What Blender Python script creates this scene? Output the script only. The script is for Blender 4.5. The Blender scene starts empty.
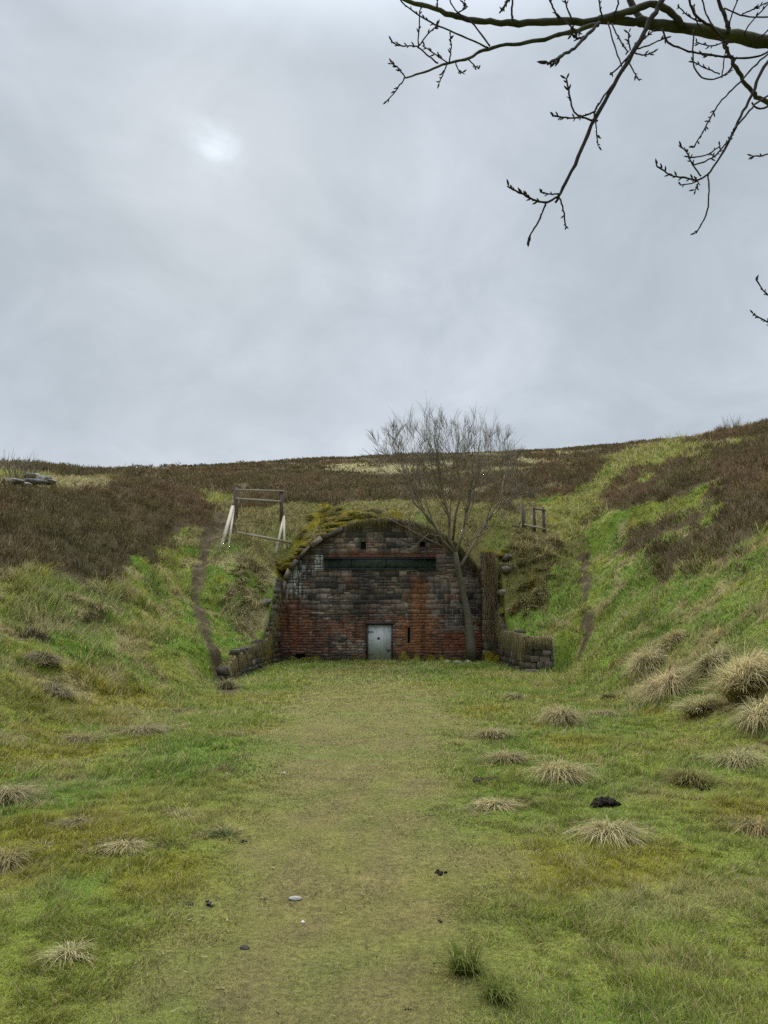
import bpy, math, random
import numpy as np
from mathutils import Vector, Matrix

rng = np.random.default_rng(7)
random.seed(7)
S = bpy.context.scene
COL = S.collection
PITCH = math.radians(8.5)
F = 745.0
EYE = 1.6
cp, sp = math.cos(PITCH), math.sin(PITCH)

# ------------------------------------------------------------------ survey helpers
def ray(u, v):
    a = (u - 384.0) / F; b = (512.0 - v) / F
    return np.array([a, cp - b * sp, sp + b * cp])

def at(u, v, Y):
    d = ray(u, v); k = Y / d[1]
    return (d[0] * k, Y, EYE + d[2] * k)

# ------------------------------------------------------------------ numpy noise
def _h(ix, iy, seed):
    n = (ix.astype(np.int64) * 374761393 + iy.astype(np.int64) * 668265263 + seed * 1442695041) & 0xffffffff
    n = ((n ^ (n >> 13)) * 1274126177) & 0xffffffff
    n = n ^ (n >> 16)
    return (n & 0xffff) / 65535.0

def vnoise(x, y, seed=0):
    x = np.asarray(x, float); y = np.asarray(y, float)
    ix = np.floor(x); iy = np.floor(y)
    fx = x - ix; fy = y - iy
    fx = fx * fx * (3 - 2 * fx); fy = fy * fy * (3 - 2 * fy)
    a = _h(ix, iy, seed); b = _h(ix + 1, iy, seed); c = _h(ix, iy + 1, seed); d = _h(ix + 1, iy + 1, seed)
    return (a * (1 - fx) + b * fx) * (1 - fy) + (c * (1 - fx) + d * fx) * fy

def fbm(x, y, seed=0, octv=4):
    s = 0.0; a = 0.5; t = 0.0
    for i in range(octv):
        s = s + a * vnoise(x * 2 ** i + 13.7 * i, y * 2 ** i - 7.3 * i, seed + i); t += a; a *= 0.5
    return s / t

def sstep(a, b, x):
    t = np.clip((x - a) / (b - a), 0, 1)
    return t * t * (3 - 2 * t)

def inpoly(px, py, poly):
    ins = np.zeros(px.shape, bool)
    n = len(poly); j = n - 1
    for i in range(n):
        xi, yi = poly[i]; xj, yj = poly[j]
        c = ((yi > py) != (yj > py)) & (px < (xj - xi) * (py - yi) / ((yj - yi) + 1e-12) + xi)
        ins ^= c; j = i
    return ins

def dist_line(px, py, pts):
    best = np.full(px.shape, 1e9)
    for (x0, y0), (x1, y1) in zip(pts[:-1], pts[1:]):
        dx, dy = x1 - x0, y1 - y0
        t = np.clip(((px - x0) * dx + (py - y0) * dy) / (dx * dx + dy * dy + 1e-12), 0, 1)
        best = np.minimum(best, np.hypot(px - x0 - t * dx, py - y0 - t * dy))
    return best

# ------------------------------------------------------------------ terrain
ARCH_W, ARCH_S, ARCH_R = 4.3, 2.35, 3.5
def arch_z(x):
    return ARCH_S + ARCH_R * np.sqrt(np.clip(1 - (np.asarray(x, float) / ARCH_W) ** 2, 0, 1))

A = []
def a3(*p): A.append(p)
def ap(u, v, Y): A.append(at(u, v, Y))
# left foot and flank of the cutting
for p in [(-4.0, -5, .0), (-4.0, 3, .0), (-4.2, 8, .05), (-4.2, 14, .08), (-4.4, 18, .25), (-4.6, 22, .65), (-4.6, 28, 1.0),
          (-4.7, 30, 2.1), (-4.7, 31.5, 3.4), (-8, 3, 1.3), (-8, -5, 1.3), (-14, 3, 4.6), (-14, -5, 4.6), (-22, 3, 8), (-22, -10, 8), (-40, 0, 10.5), (-40, -30, 11),
          (-20, -30, 8), (-8, -30, 1.3)]: a3(*p)
ap(0, 660, 13); ap(0, 565, 19.5); ap(0, 482, 32); ap(-60, 476, 30); ap(-80, 560, 17)
a3(-27, 40, 10.2); a3(-45, 40, 12.5)
ap(60, 474, 40); ap(120, 490, 36); ap(100, 520, 30); ap(60, 565, 22); ap(140, 563, 26)
ap(100, 640, 18); ap(160, 640, 20)
ap(235, 640, 25); ap(212, 650, 24); ap(195, 602, 28); ap(204, 562, 31.5); ap(213, 516, 37); ap(180, 515, 36)
ap(160, 480, 47); ap(200, 492, 46)
ap(250, 602, 29); ap(240, 570, 30.6); ap(219, 553, 31.7); ap(270, 548, 33); ap(235, 522, 36); ap(281, 520, 36); ap(260, 540, 34)
# over the portal
for x in (-4.2, -3.6, -2.6, -1.3, 0, 1.3, 2.6, 3.6, 4.2): a3(x, 32.45, float(arch_z(x)) + .14); a3(x, 33.4, float(arch_z(x)) + (.62 if x < .2 else .35))
ap(384, 510, 36); ap(384, 498, 43); ap(384, 482, 62); ap(384, 471, 105); ap(384, 458.5, 165); a3(0, 260, 50)
ap(330, 500, 42); ap(450, 505, 38); ap(480, 515, 35.5)
ap(240, 485, 55); ap(240, 476, 90); ap(240, 465, 150); a3(-55, 260, 46)
ap(120, 473, 120); ap(20, 478, 120); a3(-100, 120, 22); a3(-120, 260, 36)
# right
for p in [(4.0, -5, 0), (4.0, 3, 0), (4.2, 8, 0), (4.2, 13, .03), (4.4, 18, .1), (4.6, 22, .5), (4.9, 25.2, 1.2), (4.8, 29.5, 1.6), (4.9, 31.6, 4.5),
          (8, 3, 2.0), (8, -5, 2.0), (14, 3, 6.6), (14, -5, 6.5), (22, 3, 11), (22, -10, 11), (40, 0, 15), (40, -30, 15), (20, -30, 11), (8, -30, 2)]: a3(*p)
a3(5.6, 25.4, 1.25); ap(530, 600, 29); ap(545, 562, 31); ap(500, 552, 32.4); ap(520, 530, 34.5); ap(560, 610, 28)
ap(587, 640, 24.5); ap(585, 566, 32); ap(535, 522, 38); ap(560, 535, 36)
ap(768, 650, 12); ap(768, 712, 10); ap(690, 572, 22); ap(768, 560, 18); ap(640, 620, 20); ap(640, 560, 26)
ap(768, 482, 27); ap(768, 447, 38); ap(850, 434, 34); ap(700, 487, 31); ap(700, 448, 46); ap(640, 451, 60); ap(600, 472, 48); ap(560, 502, 43)
ap(640, 500, 34); ap(610, 520, 33)
a3(33, 60, 18); a3(45, 60, 20); a3(60, 110, 29); a3(60, 40, 22)
ap(560, 478, 70); ap(520, 467, 105); ap(600, 456, 130); ap(560, 450, 170); ap(600, 446, 180); a3(50, 260, 58); a3(110, 260, 64)
ap(650, 443, 190); ap(450, 456, 168)
A = np.array(A)
def _tps(r2):
    return 0.5 * r2 * np.log(r2 + 1e-9)
SC = 10.0
P = A[:, :2] / SC
n = len(P)
K = _tps(((P[:, None] - P[None]) ** 2).sum(-1)) + np.eye(n) * 0.004
Q = np.c_[np.ones(n), P]
M = np.block([[K, Q], [Q.T, np.zeros((3, 3))]])
W = np.linalg.solve(M, np.r_[A[:, 2], np.zeros(3)])
def rbf(x, y):
    out = np.empty(x.size); X = x.ravel() / SC; Y = y.ravel() / SC
    for i in range(0, X.size, 40000):
        a = X[i:i + 40000]; b = Y[i:i + 40000]
        r2 = (a[:, None] - P[None, :, 0]) ** 2 + (b[:, None] - P[None, :, 1]) ** 2
        out[i:i + 40000] = _tps(r2) @ W[:n] + W[n] + W[n + 1] * a + W[n + 2] * b
    return out.reshape(x.shape)

def axis(segs):
    out = []
    for a, b, st in segs:
        out.append(np.arange(a, b - 1e-6, st))
    out.append([segs[-1][1]])
    return np.unique(np.round(np.concatenate(out), 4))
GX = axis([(-700, -200, 50), (-200, -60, 4), (-60, -24, .6), (-24, -12, .22), (-12, -4.9, .12), (-4.9, -4.2, .05), (-4.2, 4.3, .12), (4.3, 5.0, .05), (5.0, 12, .12), (12, 24, .22), (24, 60, .6), (60, 200, 4), (200, 700, 50)])
GY = axis([(-500, -100, 50), (-100, -20, 8), (-20, 0, 1), (0, 32.1, .12), (32.1, 32.5, .05), (32.5, 40, .12), (40, 60, .3), (60, 200, 1.0), (200, 700, 40)])

def edge_x(y):
    """half widths of the level floor (left, right) and softness"""
    l = 3.6 + .8 * sstep(17, 21.5, y)
    r = np.where(y < 25.25, 3.7 + 2.05 * sstep(19, 24, y), 4.7)
    wl = 2.6 - 2.45 * sstep(17, 21.8, y)
    wr = np.where(y < 25.25, 2.6 - 1.9 * sstep(19, 24, y), .15)
    return l, r, wl, wr

def Hraw(x, y):
    far = np.maximum(np.abs(x) / 60, np.maximum(y / 200, -y / 30))
    yc = np.clip(y, -30, 255); xc = np.clip(x, -115, 115)
    b = rbf(xc, yc)
    b = b + .02 * (y - yc) * (y > 0)
    d = np.hypot(x, y)
    rough = fbm(x / 2.6, y / 2.6, 3, 4) - .5
    small = fbm(x / .55, y / .55, 11, 3) - .5
    ter = fbm(x / 1.5 + b * .25, y / 3.0 - b * .7, 15, 3) - .5
    lump = sstep(.5, .72, fbm(x / .75, y / .75, 17, 2))
    b = b + rough * (.40 + .3 * sstep(40, 90, d)) + small * .26 + ter * .34 * (d < 60) + lump * .13 * (d < 45)
    b = b + (fbm(x / 14, y / 14, 5, 3) - .5) * 2.0 * sstep(45, 110, d)
    fl = (fbm(x / 2.2, y / 2.2, 21, 3) - .5) * .07 + (fbm(x / .5, y / .5, 23, 2) - .5) * .02
    l, r, wl, wr = edge_x(y)
    wob = (fbm(x / 3, y / 3, 31, 2) - .5) * .8 * (wl > 1)
    ml = sstep(0, 1, (-x - l + wob) / wl); mr = sstep(0, 1, (x - r + wob) / wr)
    m = np.maximum(ml, mr)
    m = np.maximum(m, sstep(32.22, 32.34, y))
    return fl * (1 - m) + b * m
XX, YY = np.meshgrid(GX, GY)
ZZ = Hraw(XX, YY)
def Hf(x, y):
    x = np.asarray(x, float); y = np.asarray(y, float)
    i = np.clip(np.searchsorted(GX, x) - 1, 0, len(GX) - 2); j = np.clip(np.searchsorted(GY, y) - 1, 0, len(GY) - 2)
    tx = np.clip((x - GX[i]) / (GX[i + 1] - GX[i]), 0, 1); ty = np.clip((y - GY[j]) / (GY[j + 1] - GY[j]), 0, 1)
    return (ZZ[j, i] * (1 - tx) + ZZ[j, i + 1] * tx) * (1 - ty) + (ZZ[j + 1, i] * (1 - tx) + ZZ[j + 1, i + 1] * tx) * ty

_T = np.concatenate([np.arange(2, 60, .05), np.arange(60, 260, .5)])
def hit(u, v):
    """where the line of sight of the survey meets the ground"""
    d = ray(u, v); k = _T / d[1]
    z = EYE + d[2] * k; g = Hf(d[0] * k, _T)
    w = np.nonzero(z <= g)[0]
    i = w[0] if len(w) else len(_T) - 1
    return (float(d[0] * k[i]), float(_T[i]), float(g[i]))
def hpoly(pts): return [hit(*p)[:2] for p in pts]

HEATH_L = hpoly([(-150, 492), (0, 489), (60, 493), (112, 492), (125, 476), (165, 480), (203, 498), (213, 512), (207, 527), (176, 541), (160, 552), (142, 572), (108, 584), (70, 577), (0, 570), (-150, 575)])
HEATH_R = hpoly([(572, 534), (598, 512), (606, 488), (650, 472), (695, 452), (716, 440), (760, 428), (800, 420), (930, 415), (930, 640), (800, 600), (768, 585), (730, 566), (706, 556), (692, 582), (650, 566), (610, 546)])
MUD_L = hpoly([(215, 520), (208, 540), (203, 565), (194, 600), (205, 630), (213, 655), (222, 680), (230, 694)])
MUD_T = hpoly([(208, 514), (232, 514), (236, 530), (215, 545), (204, 540)])
MUD_R = hpoly([(582, 560), (585, 580), (587, 598)])
MUD_R2 = hpoly([(589, 618), (587, 636), (584, 650)])
PALE_L = hpoly([(235, 560), (262, 565), (282, 585), (284, 640), (262, 648), (240, 640), (225, 600)])
PALE_U = hpoly([(-120, 568), (0, 566), (70, 574), (112, 584), (130, 600), (90, 622), (40, 640), (-120, 640)])
BROWN_R = hpoly([(505, 552), (520, 535), (560, 540), (570, 560), (550, 600), (525, 620), (505, 600)])
MOSS_A = hpoly([(283, 578), (300, 548), (330, 524), (352, 512), (330, 500), (300, 530), (276, 565)])
GREEN_SPUR = hpoly([(545, 512), (560, 500), (600, 470), (635, 450), (690, 445), (712, 445), (690, 456), (620, 475), (590, 530), (560, 540)])
PALE_TOP = hpoly([(-60, 478), (0, 477), (60, 477), (118, 477), (112, 492), (60, 492), (0, 488), (-60, 488)])

def masks(x, y):
    wx = x + (fbm(x / .9, y / .9, 41, 3) - .5) * 1.5; wy = y + (fbm(x / .9, y / .9, 47, 3) - .5) * 1.5
    d = np.hypot(x, y)
    m = {}
    hl = inpoly(wx, wy, HEATH_L)
    gap = fbm(x / 2.4, y / 2.4, 61, 3)
    hr = inpoly(wx, wy, HEATH_R) & (gap < .66)
    moorz = (y > 44) & ~inpoly(wx, wy, GREEN_SPUR) | ((y > 38.5 + (fbm(x / 3, y / 3, 9) - .5) * 6) & (x < 7) & (x > -8))
    moorz |= (x < -16) & (y > 36)
    band = fbm(x / 22, y / 7, 71, 4)
    hm = moorz & (band > .43 + .05 * (y < 60)) & ~inpoly(x, y, PALE_TOP)
    hm |= (y > 110) & (band > .36)
    hole = (fbm(x / 1.5, y / 1.5, 207, 3) < .385) & (y < 60) & (x > 0)
    m['heath'] = ((hl | hr | hm) & ~hole).astype(float)
    m['moor'] = (moorz | inpoly(x, y, PALE_TOP)).astype(float)
    m['spur'] = inpoly(x, y, GREEN_SPUR).astype(float)
    n1 = (fbm(x / .35, y / .35, 81, 3) - .5) * .35
    ml = np.minimum(dist_line(x, y, MUD_L) - .22, 9) + n1 * 1.3
    mud = 1 - sstep(-.05, .1, ml)
    mud = np.maximum(mud, inpoly(wx * .4 + x * .6, wy * .4 + y * .6, MUD_T))
    for L in (MUD_R, MUD_R2): mud = np.maximum(mud, 1 - sstep(-.05, .1, dist_line(x, y, L) - .20 + n1 * 1.3))
    m['mud'] = mud
    cx = -.38 + .15 * np.sin(y / 5); hw = .72 + .85 * sstep(3, 15, y)
    e = (np.abs(x - cx) - hw) + (fbm(x / .8, y / 1.4, 91, 3) - .5) * 1.0
    m['worn'] = (1 - sstep(-.45, .55, e)) * (y < 29) * (1 - .45 * sstep(12, 24, y))
    m['pale'] = inpoly(wx, wy, PALE_L).astype(float)
    m['pale'] = np.maximum(m['pale'], .75 * inpoly(wx, wy, PALE_U))
    m['brown'] = inpoly(wx, wy, BROWN_R).astype(float)
    m['moss'] = np.maximum(inpoly(x, y, MOSS_A).astype(float), ((np.abs(x) < 4.8) & (y > 32) & (y < 33.6) & (x < 1)).astype(float) * .8)
    l, r, _, _ = edge_x(y)
    m['flank'] = np.maximum(sstep(0, 1.5, -x - l), sstep(0, 1.5, x - r)) * (1 - m['moor'])
    return m

C = lambda *a: np.array(a)
LUSH = C(.140, .212, .034); YEL = C(.218, .235, .045); DRY = C(.42, .345, .165); WORN = C(.205, .165, .072)
MOSS = C(.23, .185, .018); MUD = C(.062, .047, .027); HEA = C(.100, .080, .042); HEA2 = C(.130, .088, .050); OLV = C(.17, .14, .055); PALE = C(.30, .26, .13)
def L3(a, b, t): return a + (b - a) * t[..., None]
SPOTS = [(hit(50, 757), .9), (hit(60, 835), .6), (hit(548, 872), .55), (hit(505, 868), .3), (hit(18, 880), .4), (hit(105, 700), 1.0), (hit(640, 880), .5), (hit(570, 742), .5), (hit(175, 880), .3)]
BARE = [(hit(178, 985), .11), (hit(310, 930), .14), (hit(225, 1008), .08), (hit(415, 975), .08)]
def ground_col(x, y, m):
    t = fbm(x / 1.7, y / 1.7, 101, 4)
    c = L3(np.broadcast_to(LUSH, x.shape + (3,)), YEL, sstep(.30, .75, t))
    t2 = fbm(x / .8, y / .8, 111, 3)
    dry = sstep(.56, .74, t2) * (.25 + .55 * m['flank'])
    c = L3(c, DRY * .8, dry)
    c = L3(c, YEL * .6 + OLV * .3, m['spur'] * .75)
    ms = sstep(.70, .80, fbm(x / 1.1, y / 1.1, 121, 3)) * .6
    for (sx, sy, _), r in SPOTS: ms = np.maximum(ms, (1 - sstep(.5, 1.2, np.hypot(x - sx, (y - sy) * .7) / r + (t2 - .5) * 2.4)) * .55)
    c = L3(c, MOSS, ms * (1 - m['worn']))
    wn = m['worn'] * (.62 + .38 * sstep(.3, .7, fbm(x / .3, y / .5, 131, 4)))
    c = L3(c, WORN, wn * .9)
    for (sx, sy, _), r in BARE: c = L3(c, MUD * 2.2, (1 - sstep(.3, 1.3, np.hypot(x - sx, (y - sy) * .8) / r + (t2 - .5) * 2.0)) * .5)
    mo = fbm(x / 9, y / 4, 141, 4)
    c = L3(c, PALE, m['moor'] * (1 - .0 * mo)); c = L3(c, OLV, m['moor'] * sstep(.45, .6, mo) * .8)
    ab = ((np.abs(x) < 9) & (y > 32.2) & (y < 44)).astype(float) * (1 - m['spur'])
    c = L3(c, OLV * .95, ab * (.55 + .4 * sstep(.3, .6, t)))
    c = L3(c, PALE * .9, m['pale'] * sstep(.35, .55, t2)); c = L3(c, OLV * .75, m['brown'] * .8)
    c = L3(c, MOSS * .9, m['moss'] * sstep(.35, .5, t2))
    hh = np.clip(sstep(.4, .62, fbm(x / 3.3, y / 3.3, 151, 3)) + .4 * (x > 5) * (y < 60), 0, 1.2)
    hc = L3(np.broadcast_to(HEA, x.shape + (3,)), HEA2, hh * .8)
    c = c * (1 - m['heath'][..., None]) + hc * m['heath'][..., None]
    c = c * (1 - np.clip(m['mud'], 0, 1)[..., None]) + (MUD * (.6 + 1.5 * fbm(x / .25, y / .25, 161, 3) ** 1.5)[..., None] * 1.3) * np.clip(m['mud'], 0, 1)[..., None]
    return c

# ------------------------------------------------------------------ materials
def new_mat(name, rough=.85, spec=.3):
    m = bpy.data.materials.new(name); m.use_nodes = True
    b = m.node_tree.nodes['Principled BSDF']
    b.inputs['Roughness'].default_value = rough; b.inputs['Specular IOR Level'].default_value = spec
    return m, m.node_tree.nodes, m.node_tree.links, b
def ramp(N, L, src, stops):
    r = N.new('ShaderNodeValToRGB'); e = r.color_ramp.elements
    while len(e) < len(stops): e.new(.5)
    for i, (p, c) in enumerate(stops):
        e[i].position = p; e[i].color = (*c, 1) if len(c) == 3 else c
    L.new(src, r.inputs[0]); return r.outputs[0]
def noise(N, L, scale, det=4, rough=.6, vec=None, dist=0):
    t = N.new('ShaderNodeTexNoise'); t.inputs['Scale'].default_value = scale; t.inputs['Detail'].default_value = det
    t.inputs['Roughness'].default_value = rough; t.inputs['Distortion'].default_value = dist
    if vec is None:
        g = N.new('ShaderNodeNewGeometry'); vec = g.outputs['Position']
    L.new(vec, t.inputs['Vector']); return t.outputs['Fac']
def mixc(N, L, fac, a, b, mode='MIX'):
    m = N.new('ShaderNodeMix'); m.data_type = 'RGBA'; m.blend_type = mode
    for s, i in ((fac, 0), (a, 6), (b, 7)):
        if hasattr(s, 'links'): L.new(s, m.inputs[i])
        elif i == 0: m.inputs[0].default_value = s
        else: m.inputs[i].default_value = (*s, 1)
    return m.outputs[2]
def bump(N, L, b, h, strength, dist):
    k = N.new('ShaderNodeBump'); k.inputs['Strength'].default_value = strength; k.inputs['Distance'].default_value = dist
    L.new(h, k.inputs['Height']); L.new(k.outputs[0], b.inputs['Normal'])
def attr(N, name):
    a = N.new('ShaderNodeAttribute'); a.attribute_name = name; return a

def ground_mat(name):
    m, N, L, b = new_mat(name, .95, .04)
    a = attr(N, 'tint').outputs['Color']
    n1 = noise(N, L, 28, 6, .75); n2 = noise(N, L, 3.1, 5, .65)
    v1 = ramp(N, L, n1, [(.28, (.45, .45, .45)), (.5, (1, 1, 1)), (.72, (1.5, 1.45, 1.35))])
    v2 = ramp(N, L, n2, [(.3, (.78, .8, .8)), (.7, (1.18, 1.15, 1.1))])
    v3 = ramp(N, L, noise(N, L, 130, 4, .8), [(.3, (.5, .5, .5)), (.7, (1.5, 1.5, 1.45))])
    c = mixc(N, L, 1, a, v1, 'MULTIPLY'); c = mixc(N, L, 1, c, v2, 'MULTIPLY'); c = mixc(N, L, 1, c, v3, 'MULTIPLY')
    L.new(c, b.inputs['Base Color']); bump(N, L, b, n1, .8, .06)
    return m
MAT_G = ground_mat('turf_ground')
def blade_mat(name, trans=.25):
    m, N, L, b = new_mat(name, .75, .06)
    a = attr(N, 'tint').outputs['Color']
    L.new(a, b.inputs['Base Color'])
    t = N.new('ShaderNodeBsdfTranslucent'); L.new(a, t.inputs[0])
    mx = N.new('ShaderNodeMixShader'); mx.inputs[0].default_value = trans
    L.new(b.outputs[0], mx.inputs[1]); L.new(t.outputs[0], mx.inputs[2])
    L.new(mx.outputs[0], N['Material Output'].inputs[0])
    return m
MAT_B = blade_mat('grass_blade', .42)
MAT_H = blade_mat('heather_stem', .1)

# ------------------------------------------------------------------ object helpers
def meta(o, label=None, cat=None, group=None, kind=None):
    if label: o['label'] = label
    if cat: o['category'] = cat
    if group: o['group'] = group
    if kind: o['kind'] = kind
    return o
def link(name, me, mat, parent=None):
    o = bpy.data.objects.new(name, me); COL.objects.link(o)
    if mat is not None: me.materials.append(mat)
    if parent is not None: o.parent = parent
    return o
def empty(name, loc=(0, 0, 0)):
    o = bpy.data.objects.new(name, None); o.empty_display_size = .2; o.location = loc; COL.objects.link(o); return o
def np_mesh(name, V, faces_n, idx, col=None, smooth=False):
    """V (n,3); faces_n list of loop counts; idx flat loop vertex indices"""
    me = bpy.data.meshes.new(name)
    me.vertices.add(len(V)); me.vertices.foreach_set('co', np.asarray(V, np.float32).ravel())
    me.loops.add(len(idx)); me.loops.foreach_set('vertex_index', np.asarray(idx, np.int32))
    fn = np.asarray(faces_n, np.int32); st = np.concatenate([[0], np.cumsum(fn)[:-1]]).astype(np.int32)
    me.polygons.add(len(fn)); me.polygons.foreach_set('loop_start', st); me.polygons.foreach_set('loop_total', fn)
    if smooth: me.polygons.foreach_set('use_smooth', np.ones(len(fn), bool))
    me.update(calc_edges=True)
    if col is not None:
        at_ = me.color_attributes.new('tint', 'FLOAT_COLOR', 'POINT')
        c4 = np.ones((len(V), 4), np.float32); c4[:, :3] = col
        at_.data.foreach_set('color', c4.ravel())
    return me

def blades(base, h, w, az, lean, droop, col, segs=2, tipcol=None, off=None):
    """tapered blades; base (n,3), the rest (n,). lean horizontal reach, droop sag"""
    n = len(base); ts = np.linspace(0, 1, segs + 1)
    dx = np.cos(az); dy = np.sin(az)
    sa = az + math.pi / 2 + rng.uniform(-.9, .9, n); sx = np.cos(sa); sy = np.sin(sa)
    rows = []; cols = []
    for k, t in enumerate(ts):
        cx = base[:, 0] + dx * lean * t ** 1.5; cy = base[:, 1] + dy * lean * t ** 1.5
        cz = base[:, 2] + h * t - droop * t ** 3
        ww = w * .5 * (1 - t) ** .7
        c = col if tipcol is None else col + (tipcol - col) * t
        if k < segs:
            rows += [np.c_[cx - sx * ww, cy - sy * ww, cz], np.c_[cx + sx * ww, cy + sy * ww, cz]]; cols += [c, c]
        else:
            rows.append(np.c_[cx, cy, cz]); cols.append(c)
    nv = 2 * segs + 1
    V = np.stack(rows, 1).reshape(-1, 3); CC = np.stack(cols, 1).reshape(-1, 3)
    fi = []; fn = []
    for k in range(segs - 1): fi += [2 * k, 2 * k + 1, 2 * k + 3, 2 * k + 2]; fn.append(4)
    fi += [2 * segs - 2, 2 * segs - 1, 2 * segs]; fn.append(3)
    idx = (np.arange(n)[:, None] * nv + np.array(fi)[None]).ravel(); fns = np.tile(fn, n)
    return V, fns, idx, CC
def join(parts):
    V = []; fn = []; ix = []; cc = []; o = 0
    for v, f, i, c in parts:
        V.append(v); fn.append(f); ix.append(i + o); cc.append(c); o += len(v)
    return np.concatenate(V), np.concatenate(fn), np.concatenate(ix), np.concatenate(cc)

# ------------------------------------------------------------------ ground sheets (one grid, split by what covers it)
MK = masks(XX, YY)
COLR = ground_col(XX, YY, MK)
ny, nx = XX.shape
vid = np.arange(nx * ny).reshape(ny, nx)
quads = np.stack([vid[:-1, :-1], vid[:-1, 1:], vid[1:, 1:], vid[1:, :-1]], -1).reshape(-1, 4)
cm = lambda k: ((MK[k][:-1, :-1] + MK[k][1:, 1:]) / 2).ravel()
lab = np.zeros(len(quads), int)
ycen = ((YY[:-1, :-1] + YY[1:, 1:]) / 2).ravel(); xcen = ((XX[:-1, :-1] + XX[1:, 1:]) / 2).ravel()
lab[(cm('moor') > .5) & (ycen > 36)] = 1
lab[cm('worn') > .4] = 2
lab[(cm('mud') > .5) & (xcen < 0)] = 3
lab[(cm('mud') > .5) & (xcen > 0)] = 4
VA = np.stack([XX, YY, ZZ], -1).reshape(-1, 3); CA = COLR.reshape(-1, 3)
for k, nm in ((0, 'ground'), (1, 'moorland_hill'), (2, 'worn_grass_path'), (3, 'muddy_footpath'), (4, 'muddy_footpath')):
    q = quads[lab == k]
    if len(q) == 0: continue
    used, inv = np.unique(q.ravel(), return_inverse=True)
    o = link(nm, np_mesh(nm, VA[used], np.full(len(q), 4), inv.ravel(), CA[used], True), MAT_G)
    meta(o, kind='structure')

# ------------------------------------------------------------------ grass
def scatter(x0, x1, y0, y1, dens):
    n = int((x1 - x0) * (y1 - y0) * dens)
    return rng.uniform(x0, x1, n), rng.uniform(y0, y1, n)
def in_view(x, y, mg=.06):
    return np.abs(x) < (384 / F + mg + .12) * y + 1.0
def grass_zone(parts, x0, x1, y0, y1, dens, hs, wd, segs):
    x, y = scatter(x0, x1, y0, y1, dens)
    k = in_view(x, y); x, y = x[k], y[k]
    m = masks(x, y)
    keep = (rng.random(len(x)) > np.clip(m['mud'], 0, .97)) & (m['heath'] < .5)
    for (sx, sy, _), r in BARE: keep &= ~((np.hypot(x - sx, y - sy) < r * .9) & (rng.random(len(x)) < .6))
    l, r, _, _ = edge_x(y)
    keep &= ~((y > 31.7) & (y < 32.5) & (np.abs(x) < 4.8))
    keep &= ~((y > 20.5) & (y < 32) & (x < -4.2) & (x > -4.62)) & ~((y > 24) & (y < 32) & (x > 4.5) & (x < 4.95))
    x, y = x[keep], y[keep]; m = {a: b[keep] for a, b in m.items()}
    n = len(x)
    c = ground_col(x, y, m)
    c = c * np.exp(rng.normal(0, 1, (n, 1)) * (.36 + .16 * m['worn'])[:, None]) * (1 + rng.normal(0, .08, (n, 3))) * (.6 + .8 * fbm(x / .12, y / .12, 177, 3))[:, None]
    pd = .21 + .10 * m['worn'] + .10 * m['flank'] + .2 * sstep(.55, .75, fbm(x / .8, y / .8, 111, 3)) * (1 - m['worn'])
    isd = rng.random(n) < pd
    c[isd] = DRY * rng.uniform(.5, 1.45, (isd.sum(), 1))
    cl = .6 * fbm(x / .11, y / .11, 171, 2) + .4 * fbm(x / .3, y / .3, 173, 2); big = fbm(x / 1.1, y / 1.1, 181, 3)
    h = hs * (.5 + 1.5 * sstep(.35, .7, cl) * (1 - .7 * m['worn'])) * rng.uniform(.6, 1.4, n) * (1 - .6 * m['worn']) * (1 + 1.3 * m['flank'] * sstep(.4, .7, big) + .35 * sstep(.55, .75, big) * (1 - m['worn']))
    h *= 1 + .8 * m['pale'] + .6 * m['brown']
    lean = h * rng.uniform(.3, 1.3, n); az = rng.uniform(0, 2 * math.pi, n) * .55 + fbm(x / .7, y / .7, 191, 2) * 9
    base = np.c_[x, y, Hf(x, y) - .004]
    c = np.clip(c, 0, .8)
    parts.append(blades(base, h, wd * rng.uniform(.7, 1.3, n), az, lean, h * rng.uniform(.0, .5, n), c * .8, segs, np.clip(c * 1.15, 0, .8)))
gp = []
QG = 1.0
def long_blades(x0, x1, y0, y1, dens, hh, ww):
    x, y = scatter(x0, x1, y0, y1, dens); k = in_view(x, y); x, y = x[k], y[k]; m = masks(x, y)
    pch = sstep(.4, .7, fbm(x / .6, y / .6, 211, 3))
    k = (rng.random(len(x)) < pch * (1 - .85 * m['worn'])) & (m['mud'] < .3) & (m['heath'] < .5) & (y < 31.6); k &= ~((np.abs(x) > 4.15) & (np.abs(x) < 4.95) & (y > 20))
    x, y = x[k], y[k]; n = len(x); h = hh * rng.uniform(.5, 1.4, n)
    c = np.where(rng.random((n, 1)) < .55, DRY * rng.uniform(.6, 1.4, (n, 1)), YEL * rng.uniform(.7, 1.4, (n, 1)))
    gp.append(blades(np.c_[x, y, Hf(x, y) - .005], h * .8, ww * rng.uniform(.6, 1.2, n), rng.uniform(0, 6.3, n), h * rng.uniform(.5, 1.5, n), h * rng.uniform(.2, .7, n), np.clip(c, 0, .7), 3))
long_blades(-3.2, 3.2, 2.4, 6, 260, .065, .0035)
long_blades(-7, 7, 6, 12, 170, .09, .005)
long_blades(-14, 14, 12, 24, 120, .15, .012)
grass_zone(gp, -3.2, 3.2, 2.4, 5, 15000 * QG, .028, .004, 2)
grass_zone(gp, -4.8, 4.8, 5, 8, 8000 * QG, .034, .0052, 2)
grass_zone(gp, -7.5, 7.5, 8, 13, 2600 * QG, .05, .009, 2)
grass_zone(gp, -11, 11, 13, 20, 1100 * QG, .065, .014, 2)
grass_zone(gp, -17, 17, 20, 33, 480 * QG, .085, .021, 2)
grass_zone(gp, -22, 22, 33, 46, 200 * QG, .12, .032, 1)
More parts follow.
